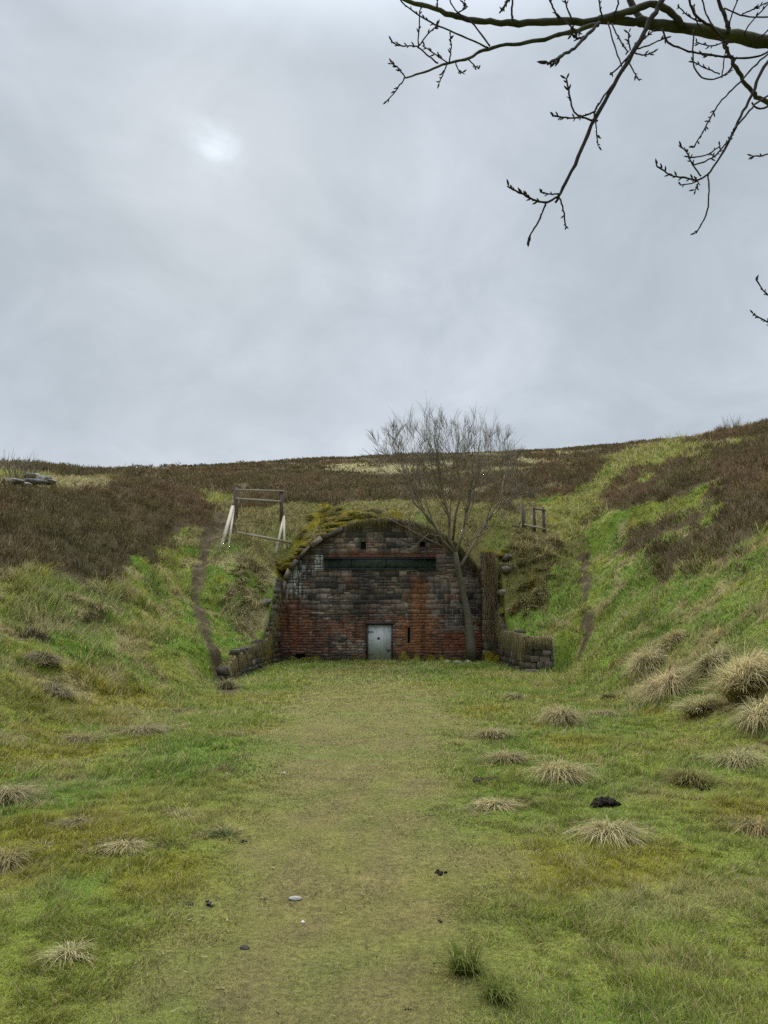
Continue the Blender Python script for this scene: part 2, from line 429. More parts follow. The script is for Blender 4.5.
grass_zone(gp, 8, 44, 46, 75, 60 * QG, .16, .06, 1)
g = join(gp)
print('grass verts', len(g[0]))
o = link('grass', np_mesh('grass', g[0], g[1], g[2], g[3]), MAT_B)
meta(o, 'short rough green grass covering the cutting floor and its banks', 'grass', kind='stuff')
# moor grass
gp = []
for (x0, x1, y0, y1, d, hh, ww) in ((-40, 45, 34, 60, 45, .3, .05), (-70, 70, 60, 110, 14, .45, .11), (-110, 110, 110, 190, 4, .6, .22)):
    x, y = scatter(x0, x1, y0, y1, d); k = in_view(x, y, .1); x, y = x[k], y[k]; m = masks(x, y)
    k = (m['moor'] > .5) & (m['heath'] < .5); x, y = x[k], y[k]; m = {a: b[k] for a, b in m.items()}
    n = len(x); c = np.clip(ground_col(x, y, m) * rng.uniform(.7, 1.35, (n, 1)), 0, .8); h = hh * rng.uniform(.4, 1.1, n)
    gp.append(blades(np.c_[x, y, Hf(x, y) - .02], h, ww * rng.uniform(.6, 1.2, n), rng.uniform(0, 6.3, n), h * .8, h * .3, c, 1))
g = join(gp)
o = link('moor_grass', np_mesh('moor_grass', g[0], g[1], g[2], g[3]), MAT_B)
meta(o, 'pale bleached grass between the heather on the far moor', 'grass', kind='stuff')

# small pale tufts, too many to tell apart
def tuft(cx, cy, r, h, n, col, tip=None, flat=.5, wd=.006, segs=3, spread=1.0, bias=None):
    """radiating drooping blades of one tussock, around (cx, cy)"""
    a = rng.uniform(0, 2 * math.pi, n); rr = r * .35 * np.sqrt(rng.random(n))
    x = cx + np.cos(a) * rr; y = cy + np.sin(a) * rr
    q = rr / (r * .35 + 1e-9)
    hh = h * rng.uniform(.55, 1.1, n) * (1 - .25 * q)
    lean = r * rng.uniform(.3, 1.15, n) * spread
    dr = hh * flat * rng.uniform(.3, 1.35, n) + (lean / r) * hh * .25
    az = a + rng.normal(0, .45, n)
    lock = rng.integers(0, 18, n)
    if bias is not None:
        la = bias + rng.normal(0, 1.25, 18); k_ = rng.random(n) < .75
        az = np.where(k_, la[lock] + rng.normal(0, .09, n), az); lean = lean * (.75 + .55 * (np.cos(az - bias) > 0))
    lb_ = rng.uniform(.55, 1.25, 18)[lock][:, None]; gl_ = ((rng.random(18) < .3)[lock] & (bias is not None))[:, None]
    c = np.clip(np.asarray(col) * lb_ * rng.uniform(.6, 1.2, (n, 1)), 0, .85)
    c = np.where(gl_, np.clip(C(.15, .16, .05) * lb_ * rng.uniform(.6, 1.2, (n, 1)), 0, .8), c)
    t = c * 1.15 if tip is None else np.clip(np.asarray(tip) * (.5 + .5 * lb_) * rng.uniform(.65, 1.25, (n, 1)), 0, .85)
    t = np.where(gl_, c * .6 + t * .4, t)
    z = Hf(x, y) - .02
    return blades(np.c_[x, y, z], hh, np.full(n, wd) * rng.uniform(.6, 1.4, n), az, lean, dr, c, segs, t)
parts = []
x, y = scatter(-16, 16, 4, 34, 4.5); k = in_view(x, y); x, y = x[k], y[k]; m = masks(x, y)
t2 = fbm(x / .8, y / .8, 111, 3)
k = (rng.random(len(x)) < .05 + .35 * m['flank'] * sstep(.42, .62, t2) + .9 * m['pale'] + .7 * m['brown'] + .15 * sstep(.6, .7, t2)) & (m['worn'] < .2) & (m['heath'] < .5) & (m['mud'] < .3) & (y < 31.6)
k &= ~((np.abs(x) > 4.1) & (np.abs(x) < 4.9) & (y > 20))
k &= (np.abs(x) > 3.2) | (rng.random(len(x)) < .3)
for i in np.nonzero(k)[0]:
    dd = y[i]; s = rng.uniform(.6, 1.3)
    cc = DRY * rng.uniform(.6, 1.0) if rng.random() < .6 else OLV * 1.1
    parts.append(tuft(x[i], y[i], .2 * s, .17 * s, int(70 if dd < 12 else 45 if dd < 20 else 30), cc, wd=.004 + dd * .0007, segs=2))
g = join(parts)
o = link('dry_grass', np_mesh('dry_grass', g[0], g[1], g[2], g[3]), MAT_B)
meta(o, 'small straw coloured tufts of dead grass scattered over the banks', 'grass', kind='stuff')

# ------------------------------------------------------------------ tussocks, one by one
STRAW = C(.50, .41, .22); BRN = C(.33, .245, .13); GRN = C(.12, .16, .04); GOLD = C(.28, .20, .04)
TUS = [
 # u, v(base), radius m, height m, blades, colour, tip, label
 (672, 646, .36, .40, 800, GOLD * .9, STRAW * .8, 'rounded golden tussock highest of the clump on the right bank'),
 (648, 668, .42, .62, 1300, STRAW * .85, STRAW, 'tall pale straw tussock at the left end of the right bank clump'),
 (668, 694, .55, .62, 1800, BRN, STRAW, 'biggest brown and straw tussock in the middle of the right bank clump'),
 (714, 668, .45, .48, 1100, STRAW * .8, STRAW, 'loose straw tussock behind the gap in the right bank clump'),
 (744, 690, .55, .68, 1800, STRAW * .85, STRAW * 1.05, 'long haired straw tussock with a green heart at the right edge clump'),
 (700, 712, .36, .34, 1000, GRN * 1.3, STRAW * 1.1, 'low tussock with green centre below the biggest straw one'),
 (762, 722, .42, .5, 1200, STRAW * .9, STRAW * 1.1, 'straw tussock cut by the right edge of the view'),
 (738, 765, .38, .27, 1100, GRN * 1.2, STRAW * .95, 'flattened half green tussock below the right bank clump'),
 (692, 782, .32, .2, 800, GRN, OLV * 1.6, 'mostly green low tussock beside the small dark hole'),
 (562, 724, .38, .42, 1400, BRN * 1.2, STRAW * .85, 'lone domed grey straw tussock between path and right bank'),
 (605, 716, .26, .2, 500, OLV, STRAW * .8, 'small scruffy tussock just right of the lone domed one'),
 (558, 778, .36, .26, 1200, GOLD, STRAW * 1.1, 'low tussock topped with golden moss and fringed with pale blades'),
 (610, 838, .26, .2, 1000, OLV, STRAW * 1.15, 'spiky dry tussock directly below the black molehill'),
 (492, 738, .28, .2, 700, OLV, STRAW * .8, 'ragged grey green tussock nearest the worn path on the right'),
 (506, 762, .26, .18, 700, BRN, STRAW * .8, 'brownish tussock just below the ragged grey green one'),
 (496, 806, .2, .12, 600, STRAW * .8, STRAW * 1.1, 'flat pale tussock beside the dark damp hollow'),
 (757, 832, .2, .16, 700, GOLD * .8, BRN * 1.2, 'orange brown tussock at the right edge below the others'),
 (516, 700, .3, .26, 500, OLV, STRAW * .8, 'short tussock in front of the low right wing wall'),
 (466, 975, .17, .3, 230, GRN * .9, YEL * .75, 'tall green rushy tuft in the right foreground'),
 (498, 1000, .16, .2, 160, GRN * .9, YEL * .7, 'shorter green tuft beside the tall rushy one in the foreground'),
 (226, 689, .34, .4, 500, OLV, STRAW * .8, 'short tussock hiding the front end of the left wing wall'),
 (2, 800, .3, .34, 1100, STRAW * .8, STRAW * 1.15, 'pale tussock cut by the left edge of the view'),
 (4, 865, .2, .22, 800, GOLD * .8, STRAW, 'golden and straw tussock low on the left edge'),
 (76, 740, .3, .22, 800, GOLD * .8, STRAW * .9, 'mossy straw tussock on the left bank beside the golden patch'),
 (140, 732, .4, .26, 1000, OLV, STRAW * .95, 'broad grey straw tussock at the foot of the left bank'),
 (56, 690, .36, .3, 800, BRN * .8, STRAW * .8, 'dark hearted straw tussock higher on the left bank'),
 (45, 658, .42, .28, 800, OLV * .8, STRAW * .9, 'spiky green and straw tussock halfway up the left bank'),
 (82, 822, .2, .1, 500, STRAW * .7, STRAW, 'thin flattened straw tussock on the lower left grass'),
 (126, 850, .17, .12, 500, BRN, STRAW * 1.1, 'small dark centred tuft with pale blades left of the droppings'),
 (70, 960, .13, .1, 360, GRN, STRAW * 1.1, 'sparse green and straw tuft in the left foreground'),
 (175, 712, .32, .2, 500, OLV, STRAW * .7, 'faint olive tussock right of the broad grey straw one'),
 (220, 834, .13, .06, 300, GRN * .6, GRN, 'dark green low clump at the left verge of the worn path'),
]
for (u, v, r, h, nb, c0, c1, lb) in TUS:
    x, y, z = hit(u, v)
    c0 = np.clip(c0 * 1.15, 0, .6); c1 = np.clip(c1 * 1.2, 0, .7); r *= 1.05; h *= .65 if x < -2 and y < 17 else 1; c1 = c1 * (.75 if x < -2 else 1.15); c0 = c0 * (1.2 if x > 3 else 1); h *= 1.5 if 'rushy' not in lb and 'shorter green' not in lb else 1.0; nb = int(nb * .85); bz_ = (math.pi + .9) if x > 2.6 else (-.7 if x < -3 else -1.57)
    g = tuft(0, 0, r, h, nb, c0, c1, flat=.75 if 'green' not in lb or 'flat' in lb else .4, wd=.004 + y * .0008, segs=4, bias=bz_)
    V = g[0]; a_ = math.radians(0)
    V = V.copy(); V[:, 2] = V[:, 2] - Hf(V[:, 0] * 0, V[:, 1] * 0)
    dz = Hf(V[:, 0] + x, V[:, 1] + y) - z
    tt = np.tile([0, 0, .25, .25, .5, .5, .75, .75, 1.0], len(V) // 9)
    V[:, 2] = np.maximum(V[:, 2] + dz * (1 - .6 * tt), dz + .02 * tt - .02)
    o = link('grass_tussock', np_mesh('grass_tussock', V, g[1], g[2], g[3]), MAT_B)
    o.location = (x, y, z)
    meta(o, lb, 'tussock', 'dead grass tussocks standing in the cutting')

parts = []
for poly_, n_, cols_ in ((BROWN_R, 55, (BRN * 1.3, STRAW * 1.15, OLV * 1.6, GOLD * 1.2)), (PALE_L, 38, (STRAW * 1.5, STRAW * 1.3, OLV * 1.8, STRAW * 1.1)), (PALE_U, 40, (STRAW * 1.2, OLV * 1.4, STRAW)), (MOSS_A, 40, (GOLD * 1.2, MOSS * 1.6, OLV * 1.3))):
    xs_ = [p[0] for p in poly_]; ys_ = [p[1] for p in poly_]
    qx = rng.uniform(max(min(xs_), -14), max(xs_), n_ * 6); qy = rng.uniform(min(ys_), min(max(ys_), 37), n_ * 6); kk = np.nonzero(inpoly(qx, qy, poly_) & ~((np.abs(qx) < 4.9) & (qy < 32.3)))[0][:n_]
    for i in kk:
        s_ = rng.uniform(.7, 1.5)
        parts.append(tuft(qx[i], qy[i], .34 * s_, .24 * s_, 90, cols_[int(rng.integers(len(cols_)))] * rng.uniform(.7, 1.15), wd=.026, segs=4, flat=.9, bias=-1.57 + rng.normal(0, .5)))
# flattened pale wisps in the near turf
x, y = scatter(-6, 6, 3, 13, 5); k = in_view(x, y); x, y = x[k], y[k]; m = masks(x, y); k = (m['worn'] < .15) & (fbm(x / 1.2, y / 1.2, 241, 2) > .45); x, y = x[k], y[k]
for i in range(len(x)):
    s_ = rng.uniform(.5, 1.3); parts.append(tuft(x[i], y[i], .11 * s_, .07 * s_, 16, (DRY * 1.05 if rng.random() < .55 else YEL * .9) * rng.uniform(.6, 1.1), wd=.003 + y[i] * .0006, segs=3, bias=rng.uniform(0, 6.28)))
for (u, v, r, h, nb, c0, c1, lb) in TUS:
    x, y, z = hit(u, v)
    if y < 5: continue
    for k in range(7 if y < 20 else 3):
        a_ = rng.uniform(0, 6.28); q_ = r * rng.uniform(.7, 2.0); s_ = rng.uniform(.4, .9)
        parts.append(tuft(x + math.cos(a_) * q_, y + math.sin(a_) * q_, .24 * s_, .17 * s_, 60, (DRY if rng.random() < .6 else OLV) * rng.uniform(.6, 1.0), wd=.004 + y * .0007, segs=3))
g = join(parts)
o = link('dry_grass', np_mesh('dry_grass', g[0], g[1], g[2], g[3]), MAT_B)
meta(o, 'loose dead grass lying round the tussocks and on the rough mounds beside the tunnel', 'grass', kind='stuff')
# trodden litter on the worn track
x, y = scatter(-3, 3, 2.5, 12, 420); m = masks(x, y); k = (rng.random(len(x)) < m['worn'] * .9 * sstep(.35, .65, fbm(x / .5, y / .7, 231, 3))) & in_view(x, y); x, y = x[k], y[k]; n = len(x)
lc = np.where(rng.random((n, 1)) < .6, MUD * rng.uniform(.5, 2.4, (n, 1)), DRY * rng.uniform(.5, 1.2, (n, 1)))
g = blades(np.c_[x, y, Hf(x, y) + .008], rng.uniform(.002, .014, n), rng.uniform(.004, .013, n), rng.uniform(0, 6.3, n), rng.uniform(.01, .045, n), np.zeros(n), lc, 1)
o = link('grass_litter', np_mesh('grass_litter', g[0], g[1], g[2], g[3]), MAT_B)
meta(o, 'crumbs of dead leaf and soil trodden into the worn track', 'litter', kind='stuff')

# ------------------------------------------------------------------ heather
def heather(name, label, xr_, yr_, dens, R, Hh, nsp, lensp, wsp, sel):
    x, y = scatter(*xr_, *yr_, dens); k = in_view(x, y, .12); x, y = x[k], y[k]; m = masks(x, y)
    k = (m['heath'] > .5) & sel(x, y); x, y = x[k], y[k]
    n = len(x); r = R * rng.uniform(.6, 1.4, n); hgt = Hh * rng.uniform(.5, 1.3, n) * (.6 + .8 * fbm(x / 1.5, y / 1.5, 201, 2))
    a = rng.uniform(0, 2 * math.pi, (n, nsp)); ph = np.arccos(rng.uniform(0.0, 1, (n, nsp))); sh = rng.uniform(.45, 1, (n, nsp)) ** .6
    ex = np.cos(a) * np.sin(ph) * sh; ey = np.sin(a) * np.sin(ph) * sh; ez = np.cos(ph) * sh
    bx = (x[:, None] + ex * r[:, None]).ravel(); by = (y[:, None] + ey * r[:, None]).ravel()
    bz = (Hf(x, y)[:, None] + ez * hgt[:, None]).ravel() - .03
    N = n * nsp
    hh = np.clip(sstep(.4, .62, fbm(x / 3.3, y / 3.3, 151, 3)) + .4 * (x > 5) * (y < 60), 0, 1.2)
    c0 = HEA * 1.25 + (HEA2 * 1.3 - HEA * 1.25) * hh[:, None]
    c0 = c0 * rng.uniform(.7, 1.35, (n, 1))
    gi = rng.random(n) < .12 + .5 * sstep(.5, .7, fbm(x / 2.1, y / 2.1, 203, 3)); c0[gi] = OLV * rng.uniform(.45, .95, (gi.sum(), 1))
    c = np.repeat(c0, nsp, 0) * rng.uniform(.6, 1.7, (N, 1)) * 1.1
    pale = rng.random(N) < .06; c[pale] = C(.22, .18, .13)
    h = lensp * rng.uniform(.5, 1.4, N)
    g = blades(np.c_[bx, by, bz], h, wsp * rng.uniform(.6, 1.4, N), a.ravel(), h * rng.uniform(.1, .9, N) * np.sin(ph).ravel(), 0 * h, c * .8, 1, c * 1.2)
    print(name, n, N)
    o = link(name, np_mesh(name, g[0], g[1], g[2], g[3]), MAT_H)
    meta(o, label, 'heather', kind='stuff')
heather('heather', 'dark brown winter heather covering the top of the left bank', (-26, -5), (14, 44), 10, .3, .42, 60, .13, .03, lambda x, y: (x < -4))
heather('heather', 'reddish brown heather clumps on the steep right bank', (5, 36), (14, 55), 10, .3, .5, 60, .14, .03, lambda x, y: (x > 4))
heather('heather', 'heather on the rise behind the tunnel mouth', (-9, 9), (36, 46), 5, .3, .38, 45, .15, .045, lambda x, y: (np.abs(x) < 9) & (y > 36))
heather('moor_heather', 'brown heather moor rising behind the tunnel to the skyline', (-60, 60), (44, 100), 2.0, .6, .5, 40, .17, .075, lambda x, y: y > 44)
heather('moor_heather', 'low dark heather along the distant skyline', (-110, 110), (100, 190), .5, 1.2, .5, 30, .25, .2, lambda x, y: y > 100)

# ------------------------------------------------------------------ tubes and boxes
class MB:
    def __init__(s): s.v = []; s.f = []; s.c = []
    def add(s, vs, fs, col=(.2, .2, .2)):
        o = len(s.v); s.v += [tuple(map(float, p)) for p in vs]; s.f += [tuple(i + o for i in f) for f in fs]; s.c += [tuple(col)] * len(vs)
    def box(s, c, size, col=(.2, .2, .2), rot=None, jit=0, taper=0):
        vs = []
        for sx, sy, sz in ((-1, -1, -1), (1, -1, -1), (1, 1, -1), (-1, 1, -1), (-1, -1, 1), (1, -1, 1), (1, 1, 1), (-1, 1, 1)):
            k = 1 - taper * (sz > 0)
            p = Vector((sx * size[0] / 2 * k, sy * size[1] / 2 * k, sz * size[2] / 2))
            if jit: p += Vector((random.uniform(-jit, jit), random.uniform(-jit, jit), random.uniform(-jit, jit)))
            if rot is not None: p = rot @ p
            vs.append(Vector(c) + p)
        s.add(vs, [(0, 3, 2, 1), (4, 5, 6, 7), (0, 1, 5, 4), (1, 2, 6, 5), (2, 3, 7, 6), (3, 0, 4, 7)], col)
    def tube(s, pts, rad, sides=6, col=(.2, .2, .2), wob=0):
        pts = [Vector(p) for p in pts]; n = len(pts); rings = []
        up = Vector((.31, .17, .93)); vs = []
        for i, p in enumerate(pts):
            d = (pts[min(i + 1, n - 1)] - pts[max(i - 1, 0)]).normalized()
            a = d.cross(up)
            if a.length < .05: a = d.cross(Vector((1, 0, 0)))
            a.normalize(); b = d.cross(a)
            r = rad[i] * (1 + random.uniform(-wob, wob))
            for k in range(sides):
                t = 2 * math.pi * k / sides
                vs.append(p + (a * math.cos(t) + b * math.sin(t)) * r)
        fs = []
        for i in range(n - 1):
            for k in range(sides):
                fs.append((i * sides + k, i * sides + (k + 1) % sides, (i + 1) * sides + (k + 1) % sides, (i + 1) * sides + k))
        fs.append(tuple(range(sides))[::-1]); fs.append(tuple((n - 1) * sides + k for k in range(sides)))
        s.add(vs, fs, col)
    def blob(s, c, size, col, seed=0, sub=2, rough=.25, rot=None):
        """irregular rock: subdivided and noise pushed icosphere"""
        import bmesh
        bm = bmesh.new(); bmesh.ops.create_icosphere(bm, subdivisions=sub, radius=1)
        rr = random.Random(seed)
        pl = [(Vector((rr.gauss(0, 1), rr.gauss(0, 1), rr.gauss(0, 1))).normalized(), rr.uniform(.55, .85)) for _ in range(7)]
        vs = []
        for v in bm.verts:
            p = v.co.copy()
            for nn, dd in pl:
                e = p.dot(nn) - dd
                if e > 0: p -= nn * e * .9
            p *= 1 + rr.uniform(-rough, rough) * .25
            p = Vector((p.x * size[0] / 2, p.y * size[1] / 2, p.z * size[2] / 2))
            if rot is not None: p = rot @ p
            vs.append(Vector(c) + p)
        fs = [tuple(v.index for v in f.verts) for f in bm.faces]; bm.free()
        s.add(vs, fs, col)
    def build(s, name, mat, parent=None, smooth=False, origin=None):
        V = np.array(s.v, float)
        if parent is not None: V = V - np.array(parent.location)
        elif origin is not None: V = V - np.array(origin)
        me = np_mesh(name, V, [len(f) for f in s.f], [i for f in s.f for i in f], np.array(s.c), smooth)
        o = link(name, me, mat, parent)
        if parent is None and origin is not None: o.location = origin
        return o

# ------------------------------------------------------------------ stone, wood, metal materials
def stone_mat(name, soot=True):
    m, N, L, b = new_mat(name, .9, .25)
    a = attr(N, 'tint').outputs['Color']
    n1 = noise(N, L, 9, 8, .7); n2 = noise(N, L, 40, 4, .7); n3 = noise(N, L, .9, 5, .6)
    c = mixc(N, L, 1, a, ramp(N, L, n1, [(.3, (.45, .45, .47)), (.5, (1, 1, 1)), (.7, (1.5, 1.4, 1.3))]), 'MULTIPLY')
    c = mixc(N, L, 1, c, ramp(N, L, n2, [(.3, (.7, .7, .7)), (.7, (1.3, 1.3, 1.3))]), 'MULTIPLY')
    c = mixc(N, L, 1, c, ramp(N, L, n3, [(.35, (.55, .56, .6)), (.65, (1.25, 1.2, 1.15))]), 'MULTIPLY')
    for nm_, col_, sc_, lo, hi in (('redden', (.20, .062, .030), 3.5, .95, 1.15), ('rust', (.25, .095, .026), 2.6, .92, 1.25), ('soot', (.018, .017, .017), 2.2, .95, 1.3)):
        fa = attr(N, nm_).outputs['Fac']; ns0 = noise(N, L, sc_, 7, .75)
        mr_ = N.new('ShaderNodeMapRange'); mr_.clamp = False; L.new(ns0, mr_.inputs[0]); mr_.inputs[1].default_value = .3; mr_.inputs[2].default_value = .7; mr_.inputs[3].default_value = -.15; mr_.inputs[4].default_value = 1.05; ns = mr_.outputs[0]
        hf_ = N.new('ShaderNodeMath'); hf_.operation = 'MULTIPLY'; L.new(ns, hf_.inputs[0]); hf_.inputs[1].default_value = .72; ns = hf_.outputs[0]
        ad_ = N.new('ShaderNodeMath'); ad_.operation = 'ADD'; L.new(ns, ad_.inputs[0]); L.new(fa, ad_.inputs[1])
        c = mixc(N, L, ramp(N, L, ad_.outputs[0], [(.5, (0, 0, 0)), (.999, (.62, .62, .62))]), c, mixc(N, L, 1, col_, ramp(N, L, n1, [(.3, (.4, .4, .4)), (.7, (1.5, 1.4, 1.3))]), 'MULTIPLY'))
    # damp streaks running down the face
    g = N.new('ShaderNodeNewGeometry'); mp = N.new('ShaderNodeMapping'); mp.inputs['Scale'].default_value = (3.4, 3.4, .35); L.new(g.outputs['Position'], mp.inputs[0])
    st = noise(N, L, 1.0, 5, .65, mp.outputs[0])
    c = mixc(N, L, ramp(N, L, st, [(.5, (0, 0, 0)), (.68, (.75, .75, .75))]), c, (.016, .015, .014))
    # lime runs where the course carries the flag
    mp2 = N.new('ShaderNodeMapping'); mp2.inputs['Scale'].default_value = (7, 7, 1.1); L.new(g.outputs['Position'], mp2.inputs[0])
    s2 = noise(N, L, 1.3, 5, .7, mp2.outputs[0])
    lime = attr(N, 'lime').outputs['Fac']
    ad = N.new('ShaderNodeMath'); ad.operation = 'ADD'; L.new(s2, ad.inputs[0]); L.new(lime, ad.inputs[1])
    c = mixc(N, L, ramp(N, L, ad.outputs[0], [(.78, (0, 0, 0)), (.92, (.8, .8, .8))]), c, (.42, .42, .40))
    # algae near the ground and on damp joints
    al = attr(N, 'algae').outputs['Fac']
    n4 = noise(N, L, 4.5, 5, .7)
    ad2 = N.new('ShaderNodeMath'); ad2.operation = 'ADD'; L.new(n4, ad2.inputs[0]); L.new(al, ad2.inputs[1])
    c = mixc(N, L, ramp(N, L, ad2.outputs[0], [(.85, (0, 0, 0)), (1.05, (.85, .85, .85))]), c, (.055, .065, .012))
    L.new(c, b.inputs['Base Color']); bump(N, L, b, n1, .9, .03)
    return m
MAT_S = stone_mat('weathered_stone')
def wood_mat(name, c0, c1, sc=(3, 3, 30)):
    m, N, L, b = new_mat(name, .8, .2)
    t = N.new('ShaderNodeTexCoord'); mp = N.new('ShaderNodeMapping'); mp.inputs['Scale'].default_value = sc; L.new(t.outputs['Object'], mp.inputs[0])
    n1 = noise(N, L, 2, 6, .7, mp.outputs[0]); L.new(ramp(N, L, n1, [(.3, c0), (.7, c1)]), b.inputs['Base Color']); bump(N, L, b, n1, .4, .01)
    return m
MAT_WD = wood_mat('old_post_wood', (.045, .036, .026), (.13, .105, .075))
MAT_WP = wood_mat('bleached_board', (.20, .17, .12), (.42, .37, .27))
def bark_mat(name, c0, c1, moss=False):
    m, N, L, b = new_mat(name, .9, .2)
    n1 = noise(N, L, 14, 6, .7); c = ramp(N, L, n1, [(.3, c0), (.7, c1)])
    if moss: c = mixc(N, L, ramp(N, L, noise(N, L, 2.2, 4, .6), [(.48, (0, 0, 0)), (.66, (.35, .35, .35))]), c, (.10, .11, .03))
    L.new(c, b.inputs['Base Color']); bump(N, L, b, n1, .6, .015)
    return m
MAT_BK = bark_mat('tree_bark', (.05, .042, .03), (.16, .135, .095), True)
MAT_TW = bark_mat('bare_twig', (.12, .10, .072), (.27, .225, .165))
MAT_OB = bark_mat('near_bark', (.022, .020, .014), (.075, .07, .045), True)
MAT_OT = bark_mat('near_twig', (.018, .013, .012), (.05, .04, .035))

def set_attr(o, name, vals):
    a = o.data.attributes.new(name, 'FLOAT', 'POINT'); a.data.foreach_set('value', np.asarray(vals, np.float32))

# masonry on a plane: s along, z up, out = outward normal
class Masonry:
    def __init__(s): s.mb = MB(); s.lime = []; s.alg = []
    def block(s, org, du, out, s0, s1, z0, z1, depth, proud, col, lime, alg):
        du = Vector(du); out = Vector(out); up = Vector((0, 0, 1)); o = Vector(org)
        j = .016
        def p(a, z, d, q=0): return o + du * (a + random.uniform(-j, j) * q) + up * (z + random.uniform(-j, j) * q) + out * (d + random.uniform(-.006, .006) * q)
        bv = .005
        wz = (float(fbm(np.array((s0 + s1) * .5 / .9), np.array(z0 / .7), 331, 2)) - .5) * .09; z0 += wz; z1 += wz
        vs = [p(s0, z0, -depth), p(s1, z0, -depth), p(s1, z1, -depth), p(s0, z1, -depth),
              p(s0, z0, proud - bv, 1), p(s1, z0, proud - bv, 1), p(s1, z1, proud - bv, 1), p(s0, z1, proud - bv, 1)]
        f4 = [vs[4 + k] for k in range(4)]; cen = sum(f4, Vector()) / 4
        vs += [v + (cen - v).normalized() * bv * 1.6 + out * bv for v in f4]
        fs = [(4, 5, 9, 8), (5, 6, 10, 9), (6, 7, 11, 10), (7, 4, 8, 11), (8, 9, 10, 11), (0, 1, 5, 4), (1, 2, 6, 5), (2, 3, 7, 6), (3, 0, 4, 7)]
        s.mb.add(vs, fs, col); s.lime += [lime] * 12; s.alg += [alg] * 12
    def raw(s, fn, lime, alg):
        n0 = len(s.mb.v); fn(s.mb); k = len(s.mb.v) - n0; s.lime += [lime] * k; s.alg += [alg] * k
    def build(s, name, parent=None, origin=None):
        o = s.mb.build(name, MAT_S, parent, origin=origin); set_attr(o, 'lime', s.lime); set_attr(o, 'algae', s.alg); return o

# ------------------------------------------------------------------ tunnel portal
PY = 31.8
portal = empty('tunnel_portal', (0, PY, 0))
meta(portal, 'bricked up arched tunnel mouth of dark mossy stone with a grey steel door', 'tunnel portal')
GREY = C(.115, .092, .075); DARK = C(.055, .048, .042); RED = C(.21, .085, .048); RUST = C(.27, .105, .030); BUFF = C(.19, .145, .105)
holes = [(-1.0, -.78, 4.75, 5.05), (1.5, 1.8, 4.8, 5.05), (.95, 1.14, .8, 1.45), (-3.7, -3.25, 0, .36)]
DOOR = (-.72, .36, 0, 1.56); BEAM = (-2.58, 2.22, 3.86, 4.36)
def blocked(x0, x1, z0, z1):
    for h in holes + [DOOR, BEAM]:
        if x1 > h[0] + .03 and x0 < h[1] - .03 and z1 > h[2] + .03 and z0 < h[3] - .03: return True
    return False
def face_col(x, z):
    t = random.random()
    c = GREY * random.uniform(.7, 2.0)
    if t < .22: c = DARK * random.uniform(.8, 1.6)
    elif t < .38: c = BUFF * random.uniform(.7, 1.2)
    elif t < .46: c = C(.16, .09, .065) * random.uniform(.6, 1.2)
    nn = float(fbm(np.array(x / .7 + 40), np.array(z / .7), 301, 3))
    if z < 1.9 and nn > .42 + random.uniform(-.08, .08): c = C(.17, .085, .055) * random.uniform(.5, 1.3)
    return c
def rust_f(x, z):      # iron stain right of the door
    cx = 1.25 + .08 * z; hw = 1.25 - .22 * z
    return np.clip(1.1 - np.abs(x - cx) / np.maximum(hw, .35), 0, 1) * .92 * sstep(.0, .7, z) * (1 - sstep(3.2, 3.9, z))
def red_f(x, z):
    a = np.clip(1.25 - np.abs(x + 4.1) / 1.0, 0, 1) * sstep(.3, .9, z) * (1 - sstep(2.0, 3.0, z))
    b = sstep(2.2, 2.7, x) * sstep(.4, .6, z) * (1 - sstep(1.0, 1.5, z)) * .8
    c = (1 - sstep(2.2, 2.6, np.abs(x))) * sstep(4.3, 4.4, z) * (1 - sstep(4.5, 4.75, z)) * .6
    return np.maximum(np.maximum(a, b), c)
def dark_f(x, z):
    a = np.clip(1.1 - np.abs(x - 3.4) / .55, 0, 1) * sstep(1.2, 1.7, z) * (1 - sstep(2.6, 3.3, z))
    b = np.clip(1.1 - np.abs(x + 1.1) / 1.6, 0, 1) * sstep(1.2, 1.9, z) * (1 - sstep(3.4, 4.0, z)) * .75
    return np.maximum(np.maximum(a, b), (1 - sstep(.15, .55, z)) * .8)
def limev(x, z):
    a = float(sstep(-3.0, -3.7, x) * sstep(2.0, 3.0, z) * (1 - sstep(4.2, 4.8, z))) * .34
    b_ = float(np.clip(1 - abs(x + 2.85) / .45, 0, 1) * sstep(3.4, 3.8, z) * (1 - sstep(4.4, 4.9, z))) * .4
    c = float(np.clip(1.3 - abs(x - 2.9) / 1.1, 0, 1) * sstep(1.1, 1.8, z) * (1 - sstep(3.0, 3.9, z))) * .20
    return max(a, b_, c)
ms = Masonry()
z = 0.0; row = 0
